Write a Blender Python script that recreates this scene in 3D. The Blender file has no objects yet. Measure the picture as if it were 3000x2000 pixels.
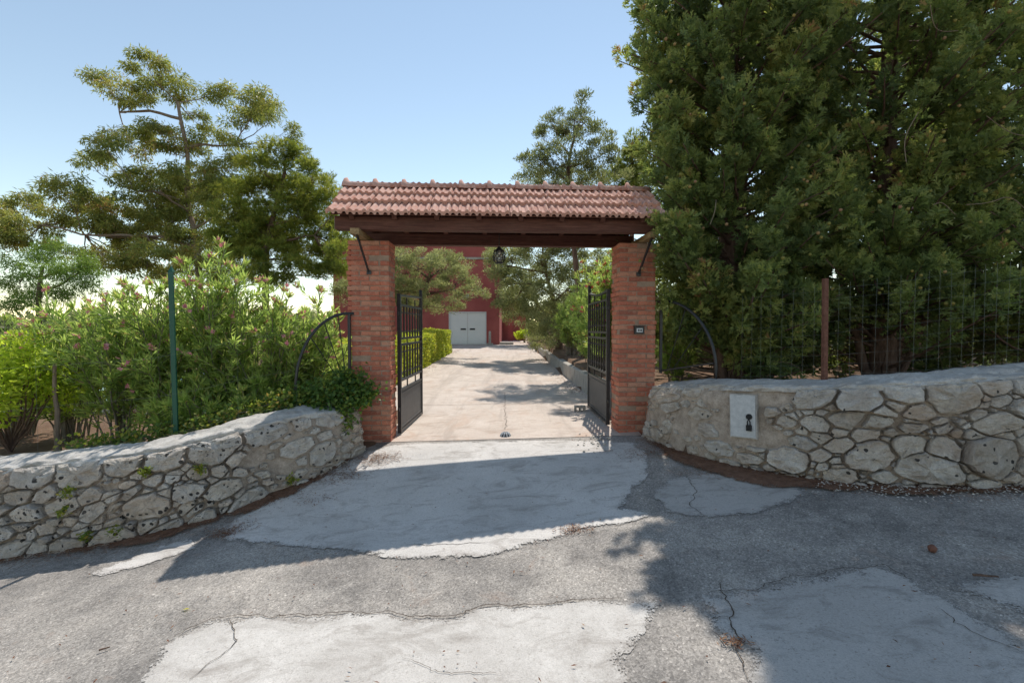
import bpy, math, random
import numpy as np
from mathutils import Vector

scene = bpy.context.scene
R = math.radians
# ------------------------------------------------------------------ camera
FPX = 1333.0                     # focal length in photograph pixels (3000 wide)
CAMZ = 1.5
PITCH = math.atan(40.0 / FPX)
cam_d = bpy.data.cameras.new('camera')
cam_d.sensor_width = 36.0
cam_d.lens = 36.0 * FPX / 3000.0
cam_d.clip_start = 0.05
cam_d.clip_end = 3000.0
cam = bpy.data.objects.new('camera', cam_d)
scene.collection.objects.link(cam)
cam.location = (0, 0, CAMZ)
cam.rotation_euler = (math.pi / 2 - PITCH, 0, 0)
scene.camera = cam
# ------------------------------------------------------------------ light
SUN_TO = Vector((0.14, 0.63, 1.0)).normalized()      # direction towards the sun
SUN_EL = math.asin(SUN_TO.z)
SUN_AZ = math.atan2(SUN_TO.x, SUN_TO.y)              # clockwise from +Y
world = bpy.data.worlds.new('World')
scene.world = world
world.use_nodes = True
wn = world.node_tree.nodes
wl = world.node_tree.links
bg = wn['Background']
sky_tex = wn.new('ShaderNodeTexSky')
sky_tex.sky_type = 'NISHITA'
sky_tex.sun_disc = False
sky_tex.sun_elevation = SUN_EL
sky_tex.sun_rotation = SUN_AZ
sky_tex.altitude = 100
sky_tex.air_density = 1.0
sky_tex.dust_density = 0.0
sky_tex.ozone_density = 2.0
sky_tint = wn.new('ShaderNodeMix'); sky_tint.data_type = 'RGBA'; sky_tint.blend_type = 'MULTIPLY'; sky_tint.inputs[0].default_value = 1.0
sky_tint.inputs[7].default_value = (1.08, 0.92, 0.72, 1)       # even warm tint on the sky light, as a white balance: less blue
wl.new(sky_tex.outputs[0], sky_tint.inputs[6])
wl.new(sky_tint.outputs[2], bg.inputs[0])
bg.inputs[1].default_value = 0.108
sun_d = bpy.data.lights.new('sun', 'SUN')
sun_d.energy = 2.05
sun_d.angle = R(0.55)
sun_d.color = (1.0, 0.95, 0.87)
sun = bpy.data.objects.new('sun', sun_d)
scene.collection.objects.link(sun)
sun.rotation_euler = (-SUN_TO).to_track_quat('-Z', 'Y').to_euler()
sun.location = (4, 20, 30)
scene.view_settings.view_transform = 'Standard'
scene.view_settings.look = 'None'
scene.view_settings.gamma = 1.0
scene.view_settings.exposure = 1.14
scene.view_settings.use_curve_mapping = False
scene.cycles.use_denoising = True
scene.cycles.max_bounces = 10
scene.cycles.diffuse_bounces = 4
scene.cycles.transmission_bounces = 6
scene.cycles.transparent_max_bounces = 8

# ------------------------------------------------------------------ helpers
COL = scene.collection
ORG = {}

def ray(px, py):
    x = (px - 1500.0) / FPX
    y = -(py - 1000.0) / FPX
    c, s = math.cos(PITCH), math.sin(PITCH)
    return np.array([x, c + y * s, -s + y * c])

def P(px, py, d):
    """photograph pixel at world depth d (metres along +Y)"""
    r = ray(px, py)
    return np.array([0, 0, CAMZ]) + r * (d / r[1])

def sstep(a, b, x):
    t = np.clip((np.asarray(x, float) - a) / (b - a), 0, 1)
    return t * t * (3 - 2 * t)

def gz(x, y):
    """height of road, apron and driveway"""
    x = np.asarray(x, float); y = np.asarray(y, float)
    zr = -0.22 + 0.086 * np.clip(x, -14, 14)
    zd = 0.028 * np.clip(x, -2.5, 2.5) * (1 - sstep(6.5, 11, y)) + 0.40 * sstep(8, 32, y)
    s = sstep(3.9, 6.0, y)
    return zr * (1 - s) + zd * s

def G(px, py):
    """photograph pixel on the road or driveway"""
    r = ray(px, py); o = np.array([0, 0, CAMZ]); t = 0.3
    for i in range(4000):
        p = o + r * t
        if p[2] < gz(p[0], p[1]): break
        t += 0.01
    for i in range(20):
        t -= 0.0005
        p = o + r * t
        if p[2] > gz(p[0], p[1]): break
    return p

def vnoise(p, seed=0):
    """cheap smooth value noise in 3D, -1..1"""
    p = np.asarray(p, float)
    i = np.floor(p).astype(np.int64); f = p - i
    f = f * f * (3 - 2 * f)
    out = 0
    for dx in (0, 1):
        for dy in (0, 1):
            for dz in (0, 1):
                h = ((i[..., 0] + dx) * 374761393 + (i[..., 1] + dy) * 668265263 + (i[..., 2] + dz) * 2147483647 + seed * 974634777) & 0xffffffff
                h = ((h ^ (h >> 13)) * 1274126177) & 0xffffffff
                v = ((h ^ (h >> 16)) & 0xffff) / 32767.5 - 1
                w = (f[..., 0] if dx else 1 - f[..., 0]) * (f[..., 1] if dy else 1 - f[..., 1]) * (f[..., 2] if dz else 1 - f[..., 2])
                out = out + v * w
    return out

def nrm(v):
    v = np.asarray(v, float)
    return v / np.maximum(np.linalg.norm(v, axis=-1, keepdims=True), 1e-9)

class Acc:
    """collects vertices and faces for ONE mesh object"""
    def __init__(s):
        s.V = []; s.F = []; s.n = 0; s.T = []
    def add(s, V, F, tint=None):
        V = np.asarray(V, float).reshape(-1, 3)
        if isinstance(F, np.ndarray):
            s.F.append(F + s.n)
        else:
            groups = {}
            for f in F: groups.setdefault(len(f), []).append(f)
            for g in groups.values(): s.F.append(np.array(g, np.int64) + s.n)
        s.V.append(V); s.n += len(V)
        s.T.append(np.zeros(len(V)) if tint is None else np.broadcast_to(np.asarray(tint, float), (len(V),)))
        return s
    def box(s, c, size, rz=0.0, rx=0.0, ry=0.0, M=None):
        hx, hy, hz = [v / 2 for v in size]
        V = np.array([[x, y, z] for x in (-hx, hx) for y in (-hy, hy) for z in (-hz, hz)])
        V = V @ rotm(rx, ry, rz).T if M is None else V @ np.asarray(M).T
        s.add(V + np.asarray(c), [(0, 1, 3, 2), (4, 6, 7, 5), (0, 4, 5, 1), (2, 3, 7, 6), (0, 2, 6, 4), (1, 5, 7, 3)])
        return s
    def bar(s, p0, p1, w, h=None, up=(0, 0, 1)):
        p0 = np.asarray(p0, float); p1 = np.asarray(p1, float); h = w if h is None else h
        d = nrm(p1 - p0); u = np.asarray(up, float)
        if abs(np.dot(d, u)) > 0.97: u = np.array([0, 1.0, 0])
        a = nrm(np.cross(d, u)); b = np.cross(a, d)
        o = [(-1, -1), (1, -1), (1, 1), (-1, 1)]
        V = [p + a * i * w / 2 + b * j * h / 2 for p in (p0, p1) for i, j in o]
        s.add(V, [(0, 1, 2, 3), (7, 6, 5, 4), (0, 4, 5, 1), (1, 5, 6, 2), (2, 6, 7, 3), (3, 7, 4, 0)])
        return s
    def tube(s, pts, rad, sides=6, tint=None, cap=True):
        pts = np.asarray(pts, float); n = len(pts)
        rad = np.broadcast_to(np.asarray(rad, float), (n,))
        t = np.gradient(pts, axis=0); t = nrm(t)
        u = np.array([0.31, 0.87, 0.38]) if abs(t[0, 2]) > 0.8 else np.array([0.0, 0.0, 1.0])
        a = nrm(np.cross(t, u)); b = np.cross(t, a)
        ang = np.arange(sides) * 2 * math.pi / sides
        V = pts[:, None, :] + rad[:, None, None] * (np.cos(ang)[None, :, None] * a[:, None, :] + np.sin(ang)[None, :, None] * b[:, None, :])
        i = np.arange(n - 1)[:, None] * sides; j = np.arange(sides)[None, :]; k = (j + 1) % sides
        F = np.stack([i + j, i + k, i + sides + k, i + sides + j], -1).reshape(-1, 4)
        s.add(V.reshape(-1, 3), F, tint)
        if cap and sides > 3:
            s.add(V[0], [tuple(range(sides))]); s.add(V[-1], [tuple(range(sides - 1, -1, -1))])
        return s
    def lathe(s, prof, c, sides=16):
        prof = np.asarray(prof, float); n = len(prof)
        ang = np.arange(sides) * 2 * math.pi / sides
        V = np.stack([prof[:, None, 0] * np.cos(ang), prof[:, None, 0] * np.sin(ang), np.repeat(prof[:, 1:2], sides, 1)], -1)
        i = np.arange(n - 1)[:, None] * sides; j = np.arange(sides)[None, :]; k = (j + 1) % sides
        F = np.stack([i + j, i + k, i + sides + k, i + sides + j], -1).reshape(-1, 4)
        s.add(V.reshape(-1, 3) + np.asarray(c, float), F)
        return s
    def grid(s, V):
        V = np.asarray(V, float); n, m = V.shape[:2]
        i = np.arange(n - 1)[:, None] * m; j = np.arange(m - 1)[None, :]
        F = np.stack([i + j, i + m + j, i + m + j + 1, i + j + 1], -1).reshape(-1, 4)
        s.add(V.reshape(-1, 3), F)
        return s
    def build(s, name, mat, parent=None, smooth=False, local=False, tint=False):
        V = np.concatenate(s.V) if s.V else np.zeros((0, 3))
        if parent is not None and not local: V = V - ORG[parent.name]
        me = bpy.data.meshes.new(name)
        me.vertices.add(len(V)); me.vertices.foreach_set('co', V.astype(np.float32).ravel())
        idx = np.concatenate([f.ravel() for f in s.F]).astype(np.int32)
        tot = np.concatenate([np.full(len(f), f.shape[1]) for f in s.F]).astype(np.int32)
        st = np.concatenate([[0], np.cumsum(tot)[:-1]]).astype(np.int32)
        me.loops.add(len(idx)); me.loops.foreach_set('vertex_index', idx)
        me.polygons.add(len(tot)); me.polygons.foreach_set('loop_start', st); me.polygons.foreach_set('loop_total', tot)
        me.polygons.foreach_set('use_smooth', np.full(len(tot), smooth))
        if tint:
            at = me.attributes.new('tint', 'FLOAT', 'POINT')
            at.data.foreach_set('value', np.concatenate(s.T).astype(np.float32))
        me.update(calc_edges=True); me.validate()
        if mat is not None: me.materials.append(mat)
        o = bpy.data.objects.new(name, me); COL.objects.link(o)
        ORG[o.name] = np.zeros(3)
        if parent is not None:
            o.parent = parent; ORG[o.name] = ORG[parent.name]
        return o

def rotm(rx, ry, rz):
    cx, sx, cy, sy, cz, sz = math.cos(rx), math.sin(rx), math.cos(ry), math.sin(ry), math.cos(rz), math.sin(rz)
    X = np.array([[1, 0, 0], [0, cx, -sx], [0, sx, cx]]); Y = np.array([[cy, 0, sy], [0, 1, 0], [-sy, 0, cy]]); Z = np.array([[cz, -sz, 0], [sz, cz, 0], [0, 0, 1]])
    return Z @ Y @ X

def tag(o, label=None, cat=None, group=None, kind=None):
    if label: o['label'] = label
    if cat: o['category'] = cat
    if group: o['group'] = group
    if kind: o['kind'] = kind
    return o

def thing(name, label, cat, loc, rz=0.0, group=None):
    o = bpy.data.objects.new(name, None); COL.objects.link(o)
    o.location = [float(v) for v in loc]; o.rotation_euler = (0, 0, rz); o.empty_display_size = 0.2
    ORG[o.name] = np.asarray(loc, float)
    return tag(o, label, cat, group)

def piece(name, mesh, parent, loc, rot=(0, 0, 0), scale=None):
    """object sharing mesh data; loc is in the parent's frame"""
    o = bpy.data.objects.new(name, mesh); COL.objects.link(o)
    o.parent = parent; o.location = [float(v) for v in loc]; o.rotation_euler = [float(v) for v in rot]
    if scale is not None: o.scale = scale
    return o

def mesh_only(acc, name, mat, smooth=False):
    o = acc.build(name, mat, None, smooth); me = o.data
    bpy.data.objects.remove(o); return me

# ------------------------------------------------------------------ materials
MATS = {}
class NT:
    def __init__(s, name, rough=0.8, spec=0.3):
        s.m = bpy.data.materials.new(name); s.m.use_nodes = True; MATS[name] = s.m
        s.t = s.m.node_tree; s.p = s.t.nodes['Principled BSDF']; s.out = s.t.nodes['Material Output']
        s.p.inputs['Roughness'].default_value = rough; s.p.inputs['Specular IOR Level'].default_value = spec
        s.co = s.t.nodes.new('ShaderNodeTexCoord').outputs['Object']
    def geo(s):
        s.co = s.t.nodes.new('ShaderNodeNewGeometry').outputs['Position']; return s
    def L(s, a, b): s.t.links.new(a, b)
    def val(s, x): return x
    def noise(s, scale, detail=5, rough=0.6, co=None, dist=0.0, scl=None):
        n = s.t.nodes.new('ShaderNodeTexNoise'); n.inputs['Scale'].default_value = scale
        n.inputs['Detail'].default_value = detail; n.inputs['Roughness'].default_value = rough; n.inputs['Distortion'].default_value = dist
        c = co or s.co
        if scl:
            mp = s.t.nodes.new('ShaderNodeMapping'); mp.inputs['Scale'].default_value = scl; s.L(c, mp.inputs['Vector']); c = mp.outputs[0]
        s.L(c, n.inputs['Vector']); return n.outputs['Fac']
    def voro(s, scale, feature='F1', out='Distance', rand=1.0, co=None):
        n = s.t.nodes.new('ShaderNodeTexVoronoi'); n.feature = feature; n.inputs['Scale'].default_value = scale; n.inputs['Randomness'].default_value = rand
        s.L(co or s.co, n.inputs['Vector']); return n.outputs[out]
    def ramp(s, fac, stops):
        n = s.t.nodes.new('ShaderNodeValToRGB'); e = n.color_ramp.elements
        while len(e) > 1: e.remove(e[-1])
        for i, (p, c) in enumerate(stops):
            el = e[0] if i == 0 else e.new(p)
            el.position = p; c = (c, c, c) if not isinstance(c, tuple) else c
            el.color = (c[0], c[1], c[2], 1)
        s.L(fac, n.inputs[0]); return n.outputs[0]
    def mix(s, fac, a, b, mode='MIX'):
        n = s.t.nodes.new('ShaderNodeMix'); n.data_type = 'RGBA'; n.blend_type = mode
        if isinstance(fac, (int, float)): n.inputs[0].default_value = fac
        else: s.L(fac, n.inputs[0])
        for k, v in ((6, a), (7, b)):
            if isinstance(v, tuple): n.inputs[k].default_value = (*v, 1)
            else: s.L(v, n.inputs[k])
        return n.outputs[2]
    def math(s, op, a, b=None):
        n = s.t.nodes.new('ShaderNodeMath'); n.operation = op
        for k, v in ((0, a), (1, b)):
            if v is None: continue
            if isinstance(v, (int, float)): n.inputs[k].default_value = v
            else: s.L(v, n.inputs[k])
        return n.outputs[0]
    def rnd(s): return s.t.nodes.new('ShaderNodeObjectInfo').outputs['Random']
    def attr(s, name):
        n = s.t.nodes.new('ShaderNodeAttribute'); n.attribute_name = name; return n.outputs['Fac']
    def col(s, c):
        if isinstance(c, tuple): s.p.inputs['Base Color'].default_value = (*c, 1)
        else: s.L(c, s.p.inputs['Base Color'])
        return s
    def bump(s, h, strength=0.4, dist=0.01):
        n = s.t.nodes.new('ShaderNodeBump'); n.inputs['Strength'].default_value = strength; n.inputs['Distance'].default_value = dist
        s.L(h, n.inputs['Height']); s.L(n.outputs[0], s.p.inputs['Normal']); return s

def M(n): return MATS[n]

def make_materials():
    # asphalt: worn grey with pale aggregate
    t = NT('asphalt', 0.9, 0.25).geo()
    big = t.noise(0.9, 6, 0.62)
    mid = t.noise(7, 6, 0.7)
    sp = t.voro(95, 'F1', 'Color')
    spk = t.ramp(t.math('MULTIPLY', t.noise(190, 2, 0.5), 1.0), [(0.36, 0.0), (0.62, 1.0)])
    base = t.mix(t.ramp(big, [(0.38, 0.0), (0.62, 1.0)]), (0.25, 0.228, 0.208), (0.52, 0.468, 0.415))
    base = t.mix(t.ramp(t.noise(2.7, 7, 0.7, dist=0.4), [(0.50, 0.0), (0.66, 0.6)]), base, (0.60, 0.545, 0.485))
    base = t.mix(t.ramp(t.noise(1.7, 7, 0.72, dist=0.8), [(0.52, 0.0), (0.66, 0.65)]), base, (0.17, 0.155, 0.143))
    base = t.mix(t.ramp(mid, [(0.35, 0.0), (0.75, 0.55)]), base, (0.48, 0.44, 0.40))
    agg = t.ramp(sp, [(0.0, 0.35), (0.5, 0.9), (0.85, 1.25), (1.0, 2.2)])
    base = t.mix(0.75, base, agg, 'MULTIPLY')
    base = t.mix(t.ramp(spk, [(0.0, 0.0), (1.0, 0.32)]), base, (0.055, 0.055, 0.058))
    red = t.ramp(t.noise(2.3, 5, 0.7, dist=0.6), [(0.60, 0.0), (0.78, 0.55)])
    base = t.mix(red, base, (0.36, 0.25, 0.19))
    t.col(base).bump(t.math('ADD', t.noise(140, 3, 0.6), t.math('MULTIPLY', mid, 0.6)), 0.55, 0.012)
    # pale worn concrete
    def worn(t, k=1.0):                                  # worn away raggedly towards the rim of the sheet
        e = t.attr('tint')
        nn = t.math('ADD', t.math('MULTIPLY', t.noise(4, 7, 0.8), 1.5 * k), t.math('MULTIPLY', t.noise(60, 4, 0.75), 0.9 * k))
        m = t.ramp(t.math('ADD', e, t.math('SUBTRACT', nn, 1.2 * k)), [(0.03, 0.0), (0.12, 0.9), (0.3, 1.0)])
        tr = t.t.nodes.new('ShaderNodeBsdfTransparent'); mx = t.t.nodes.new('ShaderNodeMixShader')
        t.L(m, mx.inputs[0]); t.L(tr.outputs[0], mx.inputs[1]); t.L(t.p.outputs[0], mx.inputs[2]); t.L(mx.outputs[0], t.out.inputs[0])
    def concrete(name, a, b, c, stain=(0.30, 0.265, 0.235), sc=1.0, edge=False):
        t = NT(name, 0.88, 0.25).geo()
        n1 = t.noise(1.3 * sc, 7, 0.65); n2 = t.noise(9 * sc, 6, 0.7); n3 = t.noise(120, 3, 0.6)
        col = t.mix(t.ramp(n1, [(0.33, 0.0), (0.68, 1.0)]), a, b)
        col = t.mix(t.ramp(n2, [(0.38, 0.0), (0.72, 0.8)]), col, c)
        pit = t.ramp(t.noise(48, 5, 0.8), [(0.55, 0.0), (0.68, 0.8)])
        col = t.mix(pit, col, stain)
        streak = t.ramp(t.noise(2.4, 7, 0.75, dist=0.9, scl=(1.0, 2.0, 1.0)), [(0.50, 0.0), (0.66, 0.7)])
        col = t.mix(streak, col, stain)
        col = t.mix(0.35, col, t.ramp(n3, [(0.3, 0.6), (0.7, 1.35)]), 'MULTIPLY')
        if name == 'driveway_concrete':                  # tyre tracks and washed-in red soil run along the drive
            tr_ = t.ramp(t.noise(1.6, 6, 0.7, dist=0.5, scl=(1.6, 0.16, 1)), [(0.50, 0.0), (0.64, 0.6)]); col = t.mix(tr_, col, (0.40, 0.33, 0.28))
            so_ = t.ramp(t.noise(0.9, 7, 0.75, dist=1.0, scl=(1.2, 0.6, 1)), [(0.54, 0.0), (0.68, 0.7)]); col = t.mix(so_, col, (0.50, 0.345, 0.255))
        t.col(col).bump(t.math('ADD', n3, t.math('MULTIPLY', n2, 1.3)), 0.4, 0.006)
        if edge: worn(t)
    concrete('apron_concrete', (0.52, 0.49, 0.46), (0.69, 0.65, 0.61), (0.60, 0.56, 0.52), edge=True)
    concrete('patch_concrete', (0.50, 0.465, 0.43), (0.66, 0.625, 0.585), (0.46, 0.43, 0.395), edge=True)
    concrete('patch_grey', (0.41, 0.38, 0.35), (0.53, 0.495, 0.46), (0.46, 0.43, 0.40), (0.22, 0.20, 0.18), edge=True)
    concrete('driveway_concrete', (0.53, 0.45, 0.385), (0.67, 0.585, 0.515), (0.60, 0.495, 0.42), (0.40, 0.29, 0.225))
    concrete('coping_concrete', (0.46, 0.43, 0.395), (0.66, 0.63, 0.59), (0.42, 0.385, 0.35), (0.20, 0.18, 0.16), 2.6)
    concrete('kerb_concrete', (0.38, 0.35, 0.31), (0.52, 0.48, 0.43), (0.44, 0.39, 0.34), (0.2, 0.17, 0.14), 1.5)
    # mortar
    t = NT('mortar', 0.95, 0.15)
    n = t.noise(11, 7, 0.7); n2 = t.noise(70, 4, 0.7)
    c = t.mix(t.ramp(n, [(0.3, 0.0), (0.7, 1.0)]), (0.27, 0.215, 0.17), (0.58, 0.485, 0.405))
    c = t.mix(0.5, c, t.ramp(n2, [(0.3, 0.55), (0.7, 1.35)]), 'MULTIPLY')
    t.col(c).bump(t.math('ADD', n2, t.math('MULTIPLY', n, 2)), 0.7, 0.012)
    t = NT('brick_mortar', 0.95, 0.15)
    n = t.noise(14, 7, 0.7)
    t.col(t.mix(t.ramp(n, [(0.3, 0.0), (0.7, 1.0)]), (0.27, 0.185, 0.135), (0.42, 0.31, 0.235))).bump(t.noise(90, 4, 0.7), 0.5, 0.006)
    # limestone: amount of black lichen differs between the walls
    def lime(name, thr, warm):
        t = NT(name, 0.93, 0.2)
        r = t.rnd()
        n = t.noise(9, 8, 0.68); n2 = t.noise(60, 5, 0.72); n3 = t.noise(4, 5, 0.6)
        c = t.mix(t.ramp(n, [(0.30, 0.0), (0.66, 1.0)]), (0.62, 0.57, 0.51), (0.88, 0.84, 0.79))
        c = t.mix(t.math('MULTIPLY', t.ramp(n3, [(0.42, 0.0), (0.72, 1.0)]), warm), c, (0.50, 0.37, 0.28))
        c = t.mix(0.85, c, t.ramp(r, [(0.0, (0.80, 0.74, 0.68)), (0.25, (1.05, 0.98, 0.89)), (0.5, (0.94, 0.92, 0.90)), (0.75, (1.15, 1.12, 1.08)), (1.0, (1.0, 0.88, 0.77))]), 'MULTIPLY')
        c = t.mix(0.55, c, t.ramp(n2, [(0.28, 0.55), (0.5, 1.0), (0.75, 1.25)]), 'MULTIPLY')
        wv = t.t.nodes.new('ShaderNodeVectorMath'); wv.operation = 'ADD'
        nv = t.t.nodes.new('ShaderNodeTexNoise'); nv.inputs['Scale'].default_value = 22
        sc = t.t.nodes.new('ShaderNodeVectorMath'); sc.operation = 'SCALE'; sc.inputs['Scale'].default_value = 0.035
        t.L(t.co, nv.inputs['Vector']); t.L(nv.outputs['Color'], sc.inputs[0]); t.L(t.co, wv.inputs[0]); t.L(sc.outputs[0], wv.inputs[1])
        cells = t.voro(19, 'F1', 'Distance', 1.0, wv.outputs[0]); cc = t.voro(19, 'F1', 'Color', 1.0, wv.outputs[0])
        sep = t.t.nodes.new('ShaderNodeSeparateColor'); t.L(cc, sep.inputs[0])
        rad = t.ramp(sep.outputs[0], [(thr, 0.0), (1.0, 0.44)])
        spot = t.ramp(t.math('SUBTRACT', rad, cells), [(0.0, 0.0), (0.06, 1.0)])
        patch = t.ramp(t.noise(2.1, 4, 0.6), [(0.36, 0.0), (0.44, 1.0)])
        c = t.mix(t.math('MULTIPLY', t.math('MULTIPLY', spot, patch), 0.93), c, (0.045, 0.043, 0.042))
        crust = t.math('MULTIPLY', t.ramp(t.noise(34, 6, 0.75), [(0.56, 0.0), (0.62, 1.0)]), t.ramp(t.noise(2.6, 4, 0.6), [(0.50 + 0.1 * thr, 0.0), (0.60 + 0.1 * thr, 1.0)]))
        c = t.mix(t.math('MULTIPLY', crust, 0.85), c, (0.06, 0.056, 0.052))
        stain = t.ramp(t.noise(6, 6, 0.7, dist=0.5), [(0.54, 0.0), (0.70, 0.6)])
        c = t.mix(stain, c, (0.36, 0.325, 0.29))
        t.col(c).bump(t.math('ADD', t.math('MULTIPLY', n, 2.2), t.math('MULTIPLY', n2, 1.3)), 1.0, 0.03)
    lime('limestone_lichen', 0.22, 0.4)
    lime('limestone', 0.80, 0.6)
    # brick
    t = NT('brick', 0.9, 0.2)
    r = t.rnd(); n = t.noise(16, 6, 0.7); n2 = t.noise(95, 4, 0.7)
    c = t.ramp(r, [(0.0, (0.36, 0.105, 0.066)), (0.35, (0.53, 0.150, 0.088)), (0.7, (0.61, 0.205, 0.12)), (1.0, (0.58, 0.29, 0.19))])
    c = t.mix(0.16, c, (0.34, 0.235, 0.185))
    c = t.mix(t.ramp(n, [(0.50, 0.0), (0.70, 0.55)]), c, (0.50, 0.36, 0.27))
    c = t.mix(0.6, c, t.ramp(n2, [(0.3, 0.55), (0.65, 1.2)]), 'MULTIPLY')
    c = t.mix(t.ramp(t.noise(5, 4, 0.6), [(0.58, 0.0), (0.72, 0.5)]), c, (0.13, 0.06, 0.045))
    t.col(c).bump(t.math('ADD', n2, t.math('MULTIPLY', n, 1.5)), 0.6, 0.006)
    # roof tile
    t = NT('roof_tile', 0.85, 0.25)
    r = t.rnd(); n = t.noise(12, 6, 0.7); n2 = t.noise(70, 4, 0.7)
    c = t.ramp(r, [(0.0, (0.42, 0.175, 0.12)), (0.5, (0.52, 0.245, 0.18)), (1.0, (0.58, 0.31, 0.24))])
    c = t.mix(t.ramp(n, [(0.40, 0.0), (0.68, 0.75)]), c, (0.64, 0.47, 0.40))
    c = t.mix(t.ramp(t.noise(30, 5, 0.7), [(0.58, 0.0), (0.72, 0.7)]), c, (0.13, 0.085, 0.07))
    t.col(c).bump(t.math('ADD', n2, n), 0.5, 0.005)
    # timber
    t = NT('dark_timber', 0.75, 0.3)
    n = t.noise(3.0, 7, 0.7, scl=(1.0, 14, 14)); n2 = t.noise(6, 5, 0.6)
    c = t.ramp(n, [(0.3, (0.055, 0.022, 0.016)), (0.55, (0.125, 0.052, 0.037)), (0.75, (0.20, 0.095, 0.07))])
    c = t.mix(t.ramp(n2, [(0.5, 0.0), (0.75, 0.35)]), c, (0.16, 0.09, 0.065))
    t.col(c).bump(n, 0.4, 0.006)
    t = NT('pale_timber', 0.8, 0.25)
    n = t.noise(5, 6, 0.7, scl=(8, 1, 8))
    t.col(t.ramp(n, [(0.3, (0.20, 0.13, 0.06)), (0.7, (0.42, 0.31, 0.17))])).bump(n, 0.4, 0.005)
    t = NT('grey_timber', 0.85, 0.2)
    n = t.noise(5, 6, 0.7, scl=(10, 10, 1))
    t.col(t.ramp(n, [(0.3, (0.13, 0.105, 0.095)), (0.7, (0.27, 0.225, 0.205))])).bump(n, 0.4, 0.005)
    # metals
    t = NT('black_iron', 0.42, 0.5)
    n = t.noise(25, 5, 0.7)
    t.col(t.ramp(n, [(0.35, (0.014, 0.016, 0.019)), (0.7, (0.035, 0.036, 0.038))])).bump(n, 0.15, 0.002)
    t = NT('grey_iron', 0.5, 0.45)
    n = t.noise(7, 6, 0.7)
    c = t.ramp(n, [(0.3, (0.045, 0.048, 0.053)), (0.7, (0.085, 0.085, 0.088))])
    c = t.mix(t.ramp(t.noise(4, 6, 0.75), [(0.6, 0.0), (0.75, 0.6)]), c, (0.16, 0.085, 0.05))
    t.col(c).bump(t.noise(60, 3, 0.6), 0.15, 0.002)
    t = NT('rusty_iron', 0.85, 0.25)
    n = t.noise(30, 5, 0.7)
    t.col(t.ramp(n, [(0.3, (0.10, 0.045, 0.032)), (0.7, (0.22, 0.105, 0.075))])).bump(n, 0.4, 0.003)
    NT('green_paint', 0.45, 0.4).col((0.012, 0.085, 0.055))
    NT('fence_wire', 0.5, 0.4).col((0.15, 0.17, 0.155))
    t = NT('white_paint', 0.5, 0.35); n = t.noise(14, 6, 0.7)
    t.col(t.ramp(n, [(0.3, (0.60, 0.61, 0.62)), (0.7, (0.74, 0.74, 0.73))]))
    t = NT('box_paint', 0.6, 0.3); n = t.noise(20, 6, 0.75); n2 = t.noise(140, 3, 0.7)
    c = t.ramp(n, [(0.3, (0.42, 0.43, 0.44)), (0.7, (0.62, 0.62, 0.62))])
    t.col(t.mix(t.ramp(n2, [(0.62, 0.0), (0.75, 0.6)]), c, (0.22, 0.2, 0.19)))
    t = NT('red_plaster', 0.92, 0.2).geo(); n = t.noise(0.8, 6, 0.6); n2 = t.noise(25, 4, 0.6)
    c = t.ramp(n, [(0.3, (0.33, 0.085, 0.078)), (0.7, (0.45, 0.135, 0.118))])
    t.col(t.mix(0.3, c, t.ramp(n2, [(0.3, 0.75), (0.7, 1.2)]), 'MULTIPLY')).bump(n2, 0.2, 0.01)
    t = NT('tan_plaster', 0.92, 0.2).geo(); n = t.noise(2.0, 6, 0.6)
    t.col(t.ramp(n, [(0.3, (0.33, 0.24, 0.17)), (0.7, (0.46, 0.36, 0.27))])).bump(n, 0.2, 0.01)
    t = NT('garage_paint', 0.5, 0.3).geo(); n = t.noise(1.5, 5, 0.6)
    t.col(t.ramp(n, [(0.3, (0.78, 0.79, 0.77)), (0.7, (0.84, 0.84, 0.82))]))
    NT('dark_rubber', 0.6, 0.3).col((0.014, 0.014, 0.015))
    NT('steel', 0.35, 0.5).col((0.30, 0.30, 0.30))
    NT('plate_white', 0.4, 0.4).col((0.62, 0.64, 0.66))
    t = NT('lantern_glass', 0.15, 0.5); t.col((0.62, 0.60, 0.52))
    t.p.inputs['Transmission Weight'].default_value = 0.55
    # soils
    t = NT('soil', 0.95, 0.1).geo()
    n = t.noise(1.2, 7, 0.7); n2 = t.noise(26, 6, 0.75)
    c = t.mix(t.ramp(n, [(0.3, 0.0), (0.7, 1.0)]), (0.15, 0.085, 0.055), (0.26, 0.175, 0.12))
    c = t.mix(0.6, c, t.ramp(n2, [(0.3, 0.45), (0.7, 1.35)]), 'MULTIPLY')
    t.col(c).bump(n2, 0.8, 0.03)
    t = NT('needle_dirt', 0.95, 0.1).geo()
    n = t.noise(14, 7, 0.75); n2 = t.noise(90, 4, 0.7)
    c = t.ramp(n, [(0.3, (0.12, 0.065, 0.045)), (0.6, (0.26, 0.15, 0.10)), (0.8, (0.42, 0.31, 0.24))])
    t.col(t.mix(0.6, c, t.ramp(n2, [(0.3, 0.4), (0.7, 1.4)]), 'MULTIPLY')).bump(n2, 0.9, 0.01)
    worn(t, 2.4)
    NT('crack_dirt', 0.95, 0.1).col((0.085, 0.066, 0.052))
    NT('white_petal', 0.7, 0.2).col((0.66, 0.60, 0.52))
    NT('pebble', 0.85, 0.2).col((0.55, 0.50, 0.44))
    t = NT('dry_needle', 0.85, 0.2); t.col(t.ramp(t.attr('tint'), [(0.0, (0.10, 0.042, 0.025)), (0.6, (0.22, 0.10, 0.055)), (1.0, (0.34, 0.20, 0.11))]))
    t = NT('pool_water', 0.06, 0.5).geo()
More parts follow.
